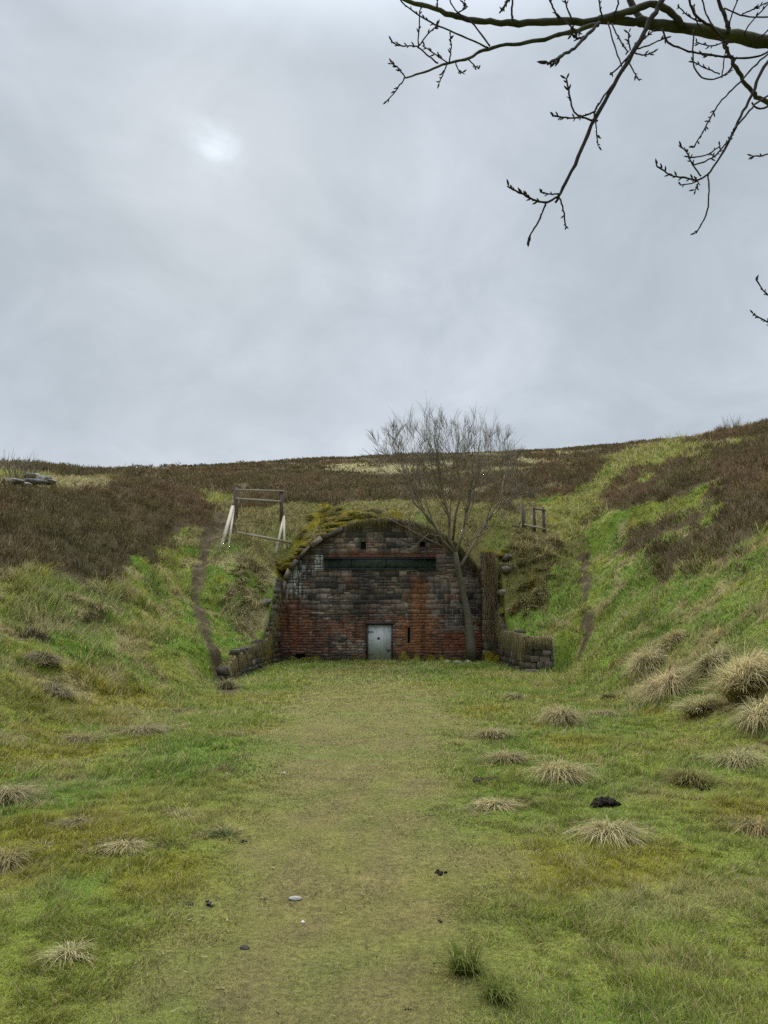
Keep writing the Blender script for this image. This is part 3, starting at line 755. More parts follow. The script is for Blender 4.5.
while z < 5.8:
    small = z < 1.9
    hgt = random.uniform(.10, .14) if small else random.uniform(.17, .26)
    if 3.7 < z < 3.86: hgt = max(.06, 3.86 - z)
    if z < 3.86 < z + hgt: hgt = 3.86 - z
    x = -4.6 + random.uniform(0, .3)
    while x < 4.6:
        wdt = random.uniform(.2, .38) if small else random.uniform(.26, .62)
        x0, x1 = x, x + wdt; x = x1
        pieces = [(x0, x1)]
        for h in holes + [DOOR, BEAM]:   # trim round openings
            if z + hgt > h[2] + .03 and z < h[3] - .03:
                q = []
                for a, b_ in pieces:
                    if b_ <= h[0] or a >= h[1]: q.append((a, b_)); continue
                    if a < h[0] - .05: q.append((a, h[0]))
                    if b_ > h[1] + .05: q.append((h[1], b_))
                pieces = q
        for a, b_ in pieces:
            zc = z + hgt / 2; lim = 4.4 if zc < ARCH_S else ARCH_W * math.sqrt(max(0, 1 - ((zc - ARCH_S) / ARCH_R) ** 2))
            a = max(a, -lim - .02); b_ = min(b_, lim + .02)
            if b_ - a < .06: continue
            jt = .008
            rows = [(z, z + hgt)]
            if random.random() < (.08 if small else .3): q_ = z + hgt * random.uniform(.35, .65); rows = [(z, q_), (q_, z + hgt)]
            for za, zb in rows:
                cuts = [a, b_]
                if len(rows) == 2 and b_ - a > .4 and random.random() < .6: cuts = [a, a + (b_ - a) * random.uniform(.35, .65), b_]
                for ca, cb in zip(cuts[:-1], cuts[1:]):
                    ms.block((0, PY, 0), (1, 0, 0), (0, -1, 0), ca + jt * 1.8, cb - jt * 1.8, za + jt, zb - jt, .12, random.choice([.004, .006, .009, .013, .02]), face_col((ca + cb) / 2, zc) * 1.2, limev((ca + cb) / 2, zc), max(0, .42 - zc * .5) + .06 * random.random())
    z += hgt; row += 1
# mortar bed in small tiles so the openings stay open, and a back sheet coloured dark as the shade inside them
def mortar(mb):
    st = .11; xs = np.arange(-4.4, 4.4, st)
    for zz in np.arange(0, 5.9, st):
        for xx in xs:
            xc, zc = xx + st / 2, zz + st / 2
            if zc > float(arch_z(xc)): continue
            if any(h[0] < xc < h[1] and h[2] < zc < h[3] for h in holes + [DOOR, BEAM]): continue
            mc = C(.10, .085, .07) if not (1.9 < xc < 4.0 and 1.2 < zc < 3.6) else C(.26, .245, .22)
            mb.add([(xx, PY + .003, zz), (xx + st, PY + .003, zz), (xx + st, PY + .003, zz + st), (xx, PY + .003, zz + st)], [(0, 1, 2, 3)], mc)
    n_ = 40; o = []
    for k in range(n_ + 1):
        xx = -4.4 + 8.8 * k / n_; o.append((xx, float(arch_z(xx)) if abs(xx) < 4.39 else ARCH_S))
    for (xa, za), (xb, zb) in zip(o[:-1], o[1:]): mb.add([(xa, PY + .012, za - .01), (xb, PY + .012, zb - .01), (xb, PY + .6, zb - .01), (xa, PY + .6, za - .01)], [(0, 1, 2, 3)], C(.08, .07, .05))
    fr = [(xx, PY + .24, zz) for xx, zz in o] + [(4.4, PY + .24, -.2), (-4.4, PY + .24, -.2)]
    mb.add(fr, [tuple(range(len(fr)))[::-1]], C(.03, .028, .025))
ms.raw(mortar, 0, 0)
mw = ms.build('masonry_wall', portal)
wv = np.array(ms.mb.v); set_attr(mw, 'rust', rust_f(wv[:, 0], wv[:, 2])); set_attr(mw, 'redden', red_f(wv[:, 0], wv[:, 2])); set_attr(mw, 'soot', dark_f(wv[:, 0], wv[:, 2]))
# coping stones round the arch
t = math.radians(4); end = math.radians(176)
ex = lambda a: (-math.cos(a) * ARCH_W, ARCH_S + math.sin(a) * ARCH_R)
while t < end:
    dt = random.uniform(.09, .26)
    x0, z0 = ex(t); x1, z1 = ex(min(t + dt, end)); t += dt
    if 1.36 < t < 1.62 or 1.9 < t < 2.9 or random.random() < .08: continue    # fallen stones near the crown
    ln = math.hypot(x1 - x0, z1 - z0) - .045
    rot = Matrix.Rotation(-math.atan2(z1 - z0, x1 - x0) + random.uniform(-.06, .06), 3, 'Y')
    up = rot @ Vector((0, 0, .085 + random.uniform(-.025, .025)))
    cc = (C(.19, .155, .13) if x0 < -1.4 else C(.10, .085, .07)) * random.uniform(.55, 1.6)
    pr = random.uniform(.03, .19)
    cpm = Masonry()
    cpm.raw(lambda mb: mb.box(((x0 + x1) / 2 + up.x, PY + .16 - pr, (z0 + z1) / 2 + up.z), (ln, .5, .16 + random.uniform(-.04, .07)), cc, rot, .022), .12 if x0 < -2 else 0, .24 if x0 < -2.5 else .12)
    cpm.build('coping_stone', portal)
# lintel beam
b = MB()
b.box(((BEAM[0] + BEAM[1]) / 2, PY + .10, (BEAM[2] + BEAM[3]) / 2), (BEAM[1] - BEAM[0], .14, BEAM[3] - BEAM[2] - .05), (.03, .045, .038))
b.box(((BEAM[0] + BEAM[1]) / 2, PY + .02, BEAM[2] + .02), (BEAM[1] - BEAM[0] - .02, .14, .05), (.022, .03, .027))
b.box(((BEAM[0] + BEAM[1]) / 2, PY - .015, BEAM[3] - .03), (BEAM[1] - BEAM[0] - .02, .20, .06), (.012, .012, .012))  # overhanging ledge coloured near black to draw the shadow line above the beam
for xx in (-1.4, .1, 1.45): b.box((xx, PY + .025, (BEAM[2] + BEAM[3]) / 2), (.05, .012, .38), (.02, .026, .024))
m, N, L, bs = new_mat('painted_girder', .7, .35)
nn = noise(N, L, 5, 6, .7)
L.new(mixc(N, L, 1, attr(N, 'tint').outputs['Color'], ramp(N, L, nn, [(.35, (.5, .5, .5)), (.65, (1.7, 1.8, 1.6))]), 'MULTIPLY'), bs.inputs['Base Color']); bump(N, L, bs, nn, .3, .01)
b.build('lintel_beam', m, portal)
# door
m, N, L, bs = new_mat('grey_painted_steel', .5, .4)
g_ = N.new('ShaderNodeNewGeometry'); mp = N.new('ShaderNodeMapping'); mp.inputs['Scale'].default_value = (6, 6, 1.2); L.new(g_.outputs['Position'], mp.inputs[0])
nn = noise(N, L, 1.6, 6, .7, mp.outputs[0]); n2 = noise(N, L, 7, 6, .75)
c = ramp(N, L, nn, [(.3, (.29, .305, .295)), (.7, (.47, .485, .475))])
c = mixc(N, L, ramp(N, L, n2, [(.56, (0, 0, 0)), (.66, (.8, .8, .8))]), c, (.14, .12, .10))
L.new(c, bs.inputs['Base Color']); MAT_D = m
b = MB(); dw = DOOR[1] - DOOR[0] - .1; dx = (DOOR[0] + DOOR[1]) / 2
b.box((dx, PY + .01, .78), (dw, .05, 1.5), (.3, .3, .3))
door = b.build('door', MAT_D, portal)
m, N, L, bs = new_mat('dark_iron', .7, .4); L.new(ramp(N, L, noise(N, L, 12, 5), [(.3, (.02, .018, .016)), (.7, (.06, .045, .035))]), bs.inputs['Base Color']); MAT_I = m
def part_under(mb, name, mat, parent_part):
    o = mb.build(name, mat, None); me = o.data
    off = Vector(portal.location)
    v = np.empty(len(me.vertices) * 3, np.float32); me.vertices.foreach_get('co', v); v = v.reshape(-1, 3) - np.array(off, np.float32)
    me.vertices.foreach_set('co', v.ravel()); o.parent = parent_part; return o
b = MB(); b.box((DOOR[1] - .15, PY - .03, .5), (.17, .03, .045)); b.box((DOOR[1] - .17, PY - .045, .46), (.05, .03, .09)); part_under(b, 'latch', MAT_I, door)
for zz in (.3, 1.25):
    b = MB(); b.box((DOOR[0] + .16, PY - .022, zz), (.2, .014, .035)); b.tube([(DOOR[0] + .055, PY - .025, zz - .05), (DOOR[0] + .055, PY - .025, zz + .05)], [.014, .014], 8); part_under(b, 'hinge', MAT_I, door)
b = MB(); b.blob((dx - .05, PY - .014, .98), (.17, .012, .15), (.1, .1, .1), 5, 2, .6); o = part_under(b, 'rusted_patch', MAT_I, door)
b = MB()
b.box((DOOR[0] + .02, PY, .78), (.05, .1, 1.56)); b.box((DOOR[1] - .02, PY, .78), (.05, .1, 1.56)); b.box((dx, PY - .02, 1.60), (dw + .22, .16, .09))
b.build('door_frame', MAT_I, portal)

# ------------------------------------------------------------------ wing walls
def wing(name, xface, side, y0, y1, topf, label, endcap=None, pal=None):
    w = Masonry(); out = (-side, 0, 0)
    zmax = max(topf(y) for y in np.linspace(y0, y1, 30))
    z = -.1
    while z < zmax:
        hgt = random.uniform(.14, .26); y = y0
        while y < y1 - .05:
            ln = random.uniform(.2, .55); ya, yb = y, min(y + ln, y1); y = yb
            if z + hgt * .5 > topf((ya + yb) / 2) + random.uniform(-.08, .08): continue
            c = (C(.12, .10, .08) if random.random() < .6 else C(.20, .165, .13)) * random.uniform(.6, 1.2)
            if random.random() < .12: c = RED * .6
            w.block((xface, 0, 0), (0, 1, 0), out, ya + .012, yb - .012, z + .012, z + hgt - .012, .25, random.uniform(-.03, .03), c * .75, .1 * random.random(), .3)
        z += hgt
    def core(mb):
        n_ = 40
        for k in range(n_):
            ya = y0 + .1 + (y1 - y0 - .1) * k / n_; yb = y0 + .1 + (y1 - y0 - .1) * (k + 1) / n_
            zt = topf((ya + yb) / 2) - .06
            mb.box((xface + side * .26, (ya + yb) / 2, zt / 2 - .1), (.44, yb - ya, zt + .2), C(.07, .06, .05))
    w.raw(core, 0, .25)
    if endcap:
        xa, xb, zt = endcap; z = -.1
        while z < zt:
            hgt = random.uniform(.14, .24); x = xa
            while x < xb - .05:
                ln = random.uniform(.2, .45); p, q = x, min(x + ln, xb); x = q
                c = (C(.12, .10, .08) if random.random() < .5 else C(.24, .20, .17)) * random.uniform(.6, 1.3)
                w.block((0, y0, 0), (1, 0, 0), (0, -1, 0), p + .012, q - .012, z + .012, min(z + hgt, zt) - .012, .3, random.uniform(-.04, .06), c, .12 * random.random(), .2)
            z += hgt
    o = w.build(name, None, (xface, (y0 + y1) / 2, 0))
    meta(o, label, 'retaining wall', 'low retaining walls either side of the tunnel mouth')
    return o
def topL(y): return float(np.interp(y, [20.5, 22, 25, 28, 29.3, 30.4, 31.0, 31.8], [.35, .62, .85, 1.0, 1.5, 2.3, 3.0, 3.5]))
def topR(y): return float(np.interp(y, [25, 26, 29.4, 29.7, 30.6, 31.8], [1.15, 1.25, 1.3, 1.5, 2.2, 3.2]))
wing('wing_wall', -4.32, -1, 20.6, 31.75, topL, 'low crumbling stone wall left of the tunnel mouth, stained yellow with moss')
wing('wing_wall', 4.62, 1, 25.1, 31.0, topR, 'broken stub of stone wall right of the tunnel mouth, draped with dead grass', endcap=(4.62, 5.62, 1.15))
# pier at the right corner
w = Masonry(); z = -.1
while z < 4.35:
    hgt = random.uniform(.2, .34)
    for k in range(2):
        xa = 4.08 + k * .3 + random.uniform(-.02, .02); c = (C(.10, .085, .07) if random.random() < .6 else C(.17, .12, .08)) * random.uniform(.6, 1.2)
        w.block((0, 30.95, 0), (1, 0, 0), (0, -1, 0), xa, xa + .28, z + .01, min(z + hgt, 4.5) - .01, .3, random.uniform(-.05, .05), c, .05, .15 + .25 * (z > 4.2 or z < .8))
    for yy in (30.97, 31.37):
        w.block((4.08, 0, 0), (0, 1, 0), (-1, 0, 0), yy, yy + .38, z + .01, min(z + hgt, 4.5) - .01, .3, random.uniform(-.03, .03), C(.07, .06, .05) * random.uniform(.7, 1.3), 0, .2)
    z += hgt
w.raw(lambda mb: mb.box((4.37, 31.37, 2.15), (.52, .78, 4.6), C(.08, .07, .055)), 0, .2)
o = w.build('stone_pier', None, (4.37, 31.37, 0))
meta(o, 'narrow upright stone pier with a mossy cap at the right corner of the tunnel mouth', 'pier')

# hanging dead grass over the wing walls + moss on coping
parts = []
def drape(n, xs, ys, zs, dirx, diry, ln, col, wd=.02):
    az = np.arctan2(diry, dirx) + rng.normal(0, .5, n)
    c = np.clip(col * rng.uniform(.5, 1.3, (n, 1)), 0, .8)
    l = ln * rng.uniform(.4, 1.2, n)
    return blades(np.c_[xs, ys, zs], np.full(n, .08), np.full(n, wd), az, rng.uniform(.08, .25, n), l + .08, c, 4)
n_ = 1500; ys = rng.uniform(20.8, 31, n_); kk = fbm(ys / .5, ys * 0, 5, 3); parts.append(drape(n_, np.full(n_, -4.42) + rng.uniform(-.2, .1, n_), ys, np.array([topL(v) for v in ys]) + .02, 1, 0, .25 + .7 * kk, (DRY * .6) * (.5 + kk)[:, None]))
n_ = 900; ys = rng.uniform(20.8, 31, n_); parts.append(drape(n_, np.full(n_, -4.5) + rng.uniform(-.15, .1, n_), ys, np.array([topL(v) for v in ys]) + .02, .5, -1, .12, YEL * .7))
n_ = 400; ys = rng.uniform(26.5, 31.5, n_); parts.append(drape(n_, np.full(n_, -4.38), ys, np.array([topL(v) for v in ys]) * rng.uniform(.4, 1, n_), 1, 0, .5, GOLD * .9))
n_ = 3000; ys = rng.uniform(25, 30.5, n_); parts.append(drape(n_, np.full(n_, 4.72) + rng.uniform(-.1, .1, n_), ys, np.array([topR(v) for v in ys]) + .02, -1, -.3, .35 + 1.0 * fbm(ys / .3, ys * 0, 9, 2), DRY * .6))
n_ = 700; xs = rng.uniform(4.6, 5.55, n_); parts.append(drape(n_, xs, np.full(n_, 25.15), np.full(n_, 1.17), 0, -1, .35, DRY * .8))
n_ = 900; parts.append(drape(n_, rng.uniform(4.08, 4.7, n_), np.full(n_, 30.93) + rng.uniform(-.04, .1, n_), 4.55 - 3.6 * rng.random(n_) ** 1.4, 0, -1, .6, BRN * .8, .022))
n_ = 1200; xs = rng.uniform(4.75, 5.5, n_); parts.append(drape(n_, xs, np.full(n_, 31.2) - (xs - 4.75) * .6, np.array([float(Hf(a_, 31.2 - (a_ - 4.75) * .6)) for a_ in xs]) + .1, -.3, -1, .5, DRY * .6))
n_ = 5200; t_ = rng.uniform(1.2, 3.0, n_); ex_ = -np.cos(t_) * (ARCH_W + .05); ez_ = ARCH_S + np.sin(t_) * (ARCH_R + .05)
parts.append(drape(n_, ex_, np.full(n_, PY + .02) + rng.uniform(-.12, .3, n_), ez_ + rng.uniform(.0, .22, n_), 0, -1, .22 + .3 * fbm(t_ * 6, t_ * 0, 3, 3), OLV * 1.0, .024))
g = join(parts)
o = link('hanging_grass', np_mesh('hanging_grass', g[0], g[1], g[2], g[3]), MAT_B)
meta(o, 'dead grass hanging down over the edges of the two wing walls', 'grass', kind='stuff')

# moss cushions along the arch and beside the pier
m, N, L, bs = new_mat('moss', .95, .1)
n1 = noise(N, L, 22, 6, .75); n2 = noise(N, L, 1.6, 4, .6)
c = ramp(N, L, n2, [(.35, (.13, .14, .026)), (.52, (.27, .23, .03)), (.68, (.34, .26, .03))])
L.new(mixc(N, L, 1, c, ramp(N, L, n1, [(.3, (.35, .35, .35)), (.7, (1.4, 1.4, 1.3))]), 'MULTIPLY'), bs.inputs['Base Color']); bump(N, L, bs, n1, 1, .05); MAT_M = m
b = MB(); parts = []
def cushion(x, y, z, r, hz):
    b.blob((x, y, z), (r * 2, r * 1.7, hz * 2), (.1, .1, .02), random.randint(0, 99999), 3, .35)
    n_ = int(260 * r * r / .09) + 60
    th = rng.uniform(0, 6.28, n_); q = np.sqrt(rng.random(n_))
    px = x + np.cos(th) * q * r; py = y + np.sin(th) * q * r * .85; pz = z + np.sqrt(1 - q * q * .95) * hz - .03
    cc = (MOSS if random.random() < .7 else OLV) * rng.uniform(.5, 1.4, (n_, 1))
    h_ = rng.uniform(.04, .13, n_)
    parts.append(blades(np.c_[px, py, pz], h_, np.full(n_, .022), th, h_ * 1.2, h_ * .7 + .03, np.clip(cc, 0, .6), 2))
for k in range(95):
    t = rng.uniform(.38, 1.5); o_ = rng.uniform(.0, 1.0) ** 1.3
    ax = -math.cos(t) * (ARCH_W + .25 + .7 * o_ * math.cos(t)); yy_ = PY + .25 + o_ * 1.5
    s_ = rng.uniform(.2, .42)
    cushion(ax, yy_, max(float(Hf(ax, yy_)), ARCH_S + math.sin(t) * ARCH_R + .12) - .04, s_, s_ * .38)
for k in range(12):
    xx = rng.uniform(-1.4, 3.4); cushion(xx, PY + rng.uniform(.25, .7), float(arch_z(xx)) + .12, rng.uniform(.15, .3), .1)
for k in range(16):
    tt = k / 15; cushion(4.95 + rng.uniform(-.15, .3), 31.5 - 1.6 * tt, 4.6 - 2.9 * tt, rng.uniform(.16, .26), .15)
cushion(4.35, 31.2, 4.5, .34, .14); cushion(4.3, 30.8, .12, .3, .35); cushion(4.6, 30.6, .1, .25, .25)
for k in range(9): cushion(rng.uniform(.7, 3.6), PY - rng.uniform(.05, .3), .02, rng.uniform(.15, .3), rng.uniform(.12, .4))
for k in range(5): cushion(rng.uniform(-4, -1.5), PY - rng.uniform(.05, .2), .02, rng.uniform(.12, .25), rng.uniform(.08, .25))
g = join(parts)
o = b.build('moss', MAT_M, None, True); meta(o, 'golden green moss cushions heaped along the arch and wall tops', 'moss', kind='stuff')
o = link('moss_fringe', np_mesh('moss_fringe', g[0], g[1], g[2], g[3]), MAT_B); meta(o, 'short mossy grass growing out of the moss cushions', 'moss', kind='stuff')

# loose stones at the foot of the portal tree
STM = MAT_S
def rock(name, x, y, size, col, label, seed, zoff=0, group=None, rotz=0):
    b = MB(); z = float(Hf(x, y)) + zoff
    b.blob((x, y, z + size[2] * .25), size, col, seed, 3, .3, Matrix.Rotation(rotz, 3, 'Z'))
    o = b.build(name, STM, None, False, (x, y, z)); set_attr(o, 'lime', np.zeros(len(o.data.vertices))); set_attr(o, 'algae', np.full(len(o.data.vertices), .12))
    meta(o, label, 'stone', group); return o
gs = 'loose stones at the foot of the tunnel wall'
rock('stone', 2.5, 30.3, (.38, .3, .24), C(.22, .2, .12), 'greenish stone standing at the left end of the row by the tree foot', 11, group=gs)
rock('stone', 2.95, 30.4, (.5, .35, .2), C(.20, .18, .15), 'flat grey stone in the middle of the row by the tree foot', 12, group=gs)
rock('stone', 3.35, 30.5, (.36, .3, .22), C(.25, .22, .18), 'pale stone at the right end of the row by the tree foot', 13, group=gs)

for k, (u, v, lb) in enumerate([(500, 622, 'mossy block stepping down beside the right pier, lowest of the steps'), (503, 600, 'mossy block stepping down beside the right pier, second from the bottom'), (506, 575, 'mossy block stepping down beside the right pier, nearest its top'), (507, 561, 'pale flat stone showing through the mound above the right pier'), (266, 606, 'dark squared stone showing in the bank left of the tunnel mouth')]):
    x, y, z = hit(u, v); rock('stone', x, y, (.5, .45, .34), C(.16, .14, .10) * random.uniform(.8, 1.3), lb, 80 + k, .05, 'stones showing through the banks beside the tunnel')
# ------------------------------------------------------------------ stones on the left skyline
gs = 'flat slabs in the heap on the left skyline'
labs = ['longest flat grey slab of the heap on the left skyline', 'left end slab of the skyline heap, half sunk in grass', 'dark topped slab standing highest in the skyline heap', 'tilted slab leaning on the right side of the skyline heap', 'small broken slab in front of the skyline heap', 'right end slab of the skyline heap with a dark gap below']
for k, (u, v, sx, sz) in enumerate([(30, 486, 1.5, .3), (14, 486, .9, .28), (33, 480, 1.0, .3), (43, 484, .9, .34), (24, 489, .7, .22), (49, 486, .6, .26)]):
    x, y, z = hit(u, v); rock('stone_slab', x, y, (sx, .7, sz), C(.24, .23, .22) * random.uniform(.8, 1.2), labs[k], 30 + k, .12, gs, random.uniform(-.4, .4))

# ------------------------------------------------------------------ fences
fe = empty('timber_fence', (at(258, 522, 36)[0], 36, at(258, 522, 36)[2])); meta(fe, 'two grey timber posts joined by two thin rails above the left bank', 'fence')
def post(u0, vt, vb, Y, par, r=.06, top_u=None, square=True):
    x, _, zb = at(u0, vb, Y); xt, _, zt = at(top_u if top_u else u0, vt, Y)
    b = MB()
    g0 = float(Hf(x, Y)); zb = min(zb, g0) - .3
    ln = zt - zb; d = Vector((xt - x, 0, ln)); rot = Vector((0, 0, 1)).rotation_difference(d).to_matrix()
    b.box(((x + xt) / 2, Y, (zt + zb) / 2), (r * 2, r * 2, ln), (.1, .1, .1), rot, .006)
    return b.build('post', MAT_WD, par)
post(236, 487, 524, 36, fe, .085); post(281.5, 490, 520, 36, fe, .08)
def rail(p0, p1, th, hh, par, name='rail', mat=MAT_WD):
    p0 = Vector(p0); p1 = Vector(p1); d = p1 - p0; b = MB()
    rot = Vector((1, 0, 0)).rotation_difference(d).to_matrix(); b.box((p0 + p1) / 2, (d.length, th, hh), (.1, .1, .1), rot, .004)
    return b.build(name, mat, par)
rail(at(236, 489.5, 35.88), at(284, 491, 35.88), .05, .07, fe, mat=MAT_WP); rail(at(236, 498.5, 35.88), at(281, 501.5, 35.88), .05, .09, fe, mat=MAT_WP)
def board(p0, p1, w, t, label, nm='timber_board'):
    p0 = Vector(p0); p1 = Vector(p1); d = p1 - p0; b = MB()
    rot = d.to_track_quat('Z', 'Y').to_matrix()
    b.box((p0 + p1) / 2, (w, t, d.length), (.1, .1, .1), rot, .004)
    o = b.build(nm, MAT_WP, None, False, tuple(p0)); meta(o, label, 'board', 'bleached boards left standing around the fence'); return o
def gz(u, v, Y):
    if v > 530: Y = min(Y, hit(u, v)[1] - .02 - (.35 if v < 548 else 0))
    return at(u, v, Y)
board(gz(219.5, 553, 32), gz(233, 506, 35.6), .16, .04, 'wider bleached board leaning against the left fence post')
board(gz(228, 551, 32.4), gz(234, 508, 35.7), .09, .04, 'narrow bleached board leaning just right of the wider one')
BY = min(hit(237 + 54 * q / 12, 533 + 9.5 * q / 12)[1] for q in range(13)) - .05
BY -= .25
BY -= .15
board(at(237, 532.5, BY), at(291, 542.5, BY), .07, .12, 'long bleached board lying level between the leaning pairs')
board(gz(275.5, 553, 33), gz(284, 517, 35.6), .11, .04, 'bleached board leaning left at the foot of the right fence post')
board(gz(284.5, 549, 33.2), gz(284, 516, 35.7), .10, .04, 'bleached upright board behind the leaning one at the right fence post')

fr = empty('timber_fence', at(535, 532, hit(533, 531)[1] - .05)); meta(fr, 'three dark leaning posts with broken low rails right of the tree', 'fence')
FY = hit(533, 531)[1] - .05
post(524, 504, 532, FY, fr, .075, 522.5); post(535, 506, 533, FY, fr, .06, 533.5); post(544.5, 507, 534, FY, fr, .06, 543)
rail(at(512, 525.5, FY - .1), at(525, 528, FY - .1), .05, .08, fr); rail(at(524, 524.5, FY - .1), at(545, 529, FY - .1), .05, .08, fr, mat=MAT_WP); rail(at(533, 508.5, FY - .1), at(546, 510.5, FY - .1), .05, .06, fr)

# ------------------------------------------------------------------ bare tree at the portal
def grow(mb, p, d, ln, r, depth, rr, maxd, up=.12, spread=.5, tw=None):
    """recursive branch"""
    nseg = 4 if depth < 3 else 3
    pts = [p.copy()]; rad = [r]
    for i in range(nseg):
        d = (d + Vector((rr.gauss(0, .10), rr.gauss(0, .10), rr.gauss(0, .08) + up * .4))).normalized()
        p = p + d * ln / nseg; pts.append(p.copy()); rad.append(r * (1 - .45 * (i + 1) / nseg))
    (mb if (tw is None or depth < 2) else tw).tube(pts, rad, 5 if depth < 2 else 3, (.1, .1, .1))
    if depth >= maxd: return
    k = rr.choice([3, 3, 4]) if depth < maxd - 1 else rr.choice([3, 4, 5])
    for j in range(k):
        t = .35 + .65 * (j + rr.random()) / k; q = min(int(t * nseg), nseg - 1); f = t * nseg - q
        bp = pts[q].lerp(pts[q + 1], min(f, 1))
        side = Vector((rr.gauss(0, 1), rr.gauss(0, 1), rr.gauss(0, .5))); side = (side - d * side.dot(d)).normalized()
        nd = (d + side * spread * rr.uniform(.6, 1.3) + Vector((0, 0, up))).normalized()
        grow(mb, bp, nd, ln * rr.uniform(.62, .85), max(r * .5, .0058), depth + 1, rr, maxd, up, spread, tw)
tb = at(471, 656, 31.0)
tree = empty('bare_tree', tb); meta(tree, 'leafless tree with leaning mossy trunk growing in front of the tunnel wall', 'tree')
rr = random.Random(5)
trk = MB()
tp = [(472, 660, 31), (471, 645, 31.0), (468, 615, 31.05), (463, 592, 31.0), (458, 568, 30.9), (455, 552, 30.8)]
tps = [Vector(at(*q)) for q in tp]
trk.tube(tps, [.28, .19, .15, .135, .12, .105], 10, (.1, .1, .1), .06)
trk.build('trunk', MAT_BK, tree, True)
lim = MB(); twg = MB()
fork = tps[-1]
def limb(pixs, r0, r1, sd, ln, maxd=5):
    pts = [Vector(at(*q)) for q in pixs]; n_ = len(pts)
    rad = [r0 + (r1 - r0) * i / (n_ - 1) for i in range(n_)]
    lim.tube(pts, rad, 6, (.1, .1, .1), .05)
    rq = random.Random(sd)
    for i in range(1, n_):
        d = (pts[i] - pts[i - 1]).normalized()
        for k in range(3 if i < n_ - 1 else 5):
            side = Vector((rq.gauss(0, 1), rq.gauss(0, 1), rq.gauss(0, .6))).normalized()
            nd = (d * .8 + side * .55 + Vector((0, 0, .35))).normalized()
            bp = pts[i - 1].lerp(pts[i], rq.uniform(.3, 1)) if i < n_ - 1 or k < 2 else pts[i]
            grow(lim, bp, nd, ln * rq.uniform(.5, .95), rad[i] * .5, 2, rq, maxd, .16, .36, twg)
rt = random.Random(21)
leaders = []
for pixs, r0 in (([(456, 555, 30.9), (450, 538, 30.7), (449, 518, 30.6), (443, 498, 30.3), (441, 478, 30.3), (436, 455, 30.1), (434, 435, 30)], .085), ([(456, 552, 30.9), (463, 532, 31.1), (465, 510, 31.4), (473, 488, 31.6), (475, 465, 31.9), (481, 440, 31.9)], .08),
                 ([(452, 552, 30.8), (441, 540, 30.3), (430, 520, 29.8), (415, 502, 29.6), (408, 478, 29.3), (398, 452, 29.2)], .07), ([(460, 566, 31.0), (473, 545, 31.4), (485, 520, 31.9), (500, 500, 32.1), (506, 475, 32.4)], .07),
                 ([(452, 540, 30.8), (455, 515, 30.2), (460, 490, 29.8), (457, 460, 29.5), (460, 435, 29.4)], .06)):
    pts = smooth0 = [Vector(at(*q)) + Vector((rt.gauss(0, .05), rt.gauss(0, .05), 0)) for q in pixs]; n_ = len(pts)
    rad = [r0 * (1 - .72 * i / (n_ - 1)) for i in range(n_)]
    lim.tube(pts, rad, 7, (.1, .1, .1), .06); leaders.append((pixs, pts, rad))
tips = [(376, 455), (383, 432), (392, 422), (401, 430), (409, 416), (418, 425), (428, 412), (437, 420), (445, 412), (454, 422), (463, 414), (472, 421), (481, 416), (490, 427), (499, 424), (508, 438), (516, 446), (521, 462), (392, 474), (404, 450), (436, 442), (474, 442), (498, 450), (512, 474), (424, 448), (388, 495), (458, 446), (522, 482)]
tips = [(a_, b_ + 13) for a_, b_ in tips]
for i, (tu, tv) in enumerate(tips):
    pixs, lp, lr = min(leaders, key=lambda l: abs(l[0][-1][0] - tu) + rt.uniform(0, 22))
    q0 = rt.randrange(1, len(lp) - 1); f = rt.random(); p0 = lp[q0].lerp(lp[q0 + 1], f); rb0 = lr[q0] * rt.uniform(.4, .6)
    p3 = Vector(at(tu, tv, p0.y + rt.uniform(-1.3, 1.3))); up_ = p3.z - p0.z
    if up_ < .3: continue
    hor = Vector((p3.x - p0.x, p3.y - p0.y, 0)); pts = []; nj = 7; w_ = Vector((0, 0, 0))
    for j in range(nj + 1):
        q = j / nj; w_ = w_ * .7 + Vector((rt.gauss(0, .05), rt.gauss(0, .05), rt.gauss(0, .02))) * (j > 0)
        pts.append(p0 + hor * (1 - (1 - q) ** 1.5) + Vector((0, 0, up_ * q ** 1.1)) + w_)
    rad = [max(rb0 * (1 - j / nj) ** .8, .007) for j in range(nj + 1)]
    lim.tube(pts, rad, 5, (.1, .1, .1), .05)
    for j in range(1, nj):
        for _ in range(rt.choice([2, 2, 3])):
            d = (pts[j + 1] - pts[j]).normalized(); side = Vector((rt.gauss(0, 1), rt.gauss(0, 1), rt.gauss(0, .4))).normalized()
            nd = (d + side * .75 + Vector((0, 0, .2))).normalized()
            grow(lim, pts[j].lerp(pts[j + 1], rt.random()), nd, min(rt.uniform(.6, 1.4), .3 + (p3.z - pts[j].z) * .55), rad[j] * .5, 3, rt, 4 if rt.random() < .45 else 5, .12, .45, twg)
for pixs, sd_ in (([(447, 548, 30.6), (425, 538, 30.2), (405, 527, 30.0), (388, 518, 29.9)], 8), ([(463, 545, 30.9), (490, 530, 31.4), (512, 512, 31.2), (530, 503, 31)], 9), ([(450, 550, 30.7), (440, 536, 30.2), (428, 534, 29.9), (416, 545, 29.7)], 11)):
    limb(pixs, .03, .008, sd_, .55, 4)
crown = lim.build('crown', MAT_TW, tree)
o = twg.build('twigs', MAT_TW, None)
me = o.data; v = np.empty(len(me.vertices) * 3, np.float32); me.vertices.foreach_get('co', v); me.vertices.foreach_set('co', (v.reshape(-1, 3) - np.array(tb, np.float32)).ravel()); o.parent = crown
print('tree verts', len(me.vertices))

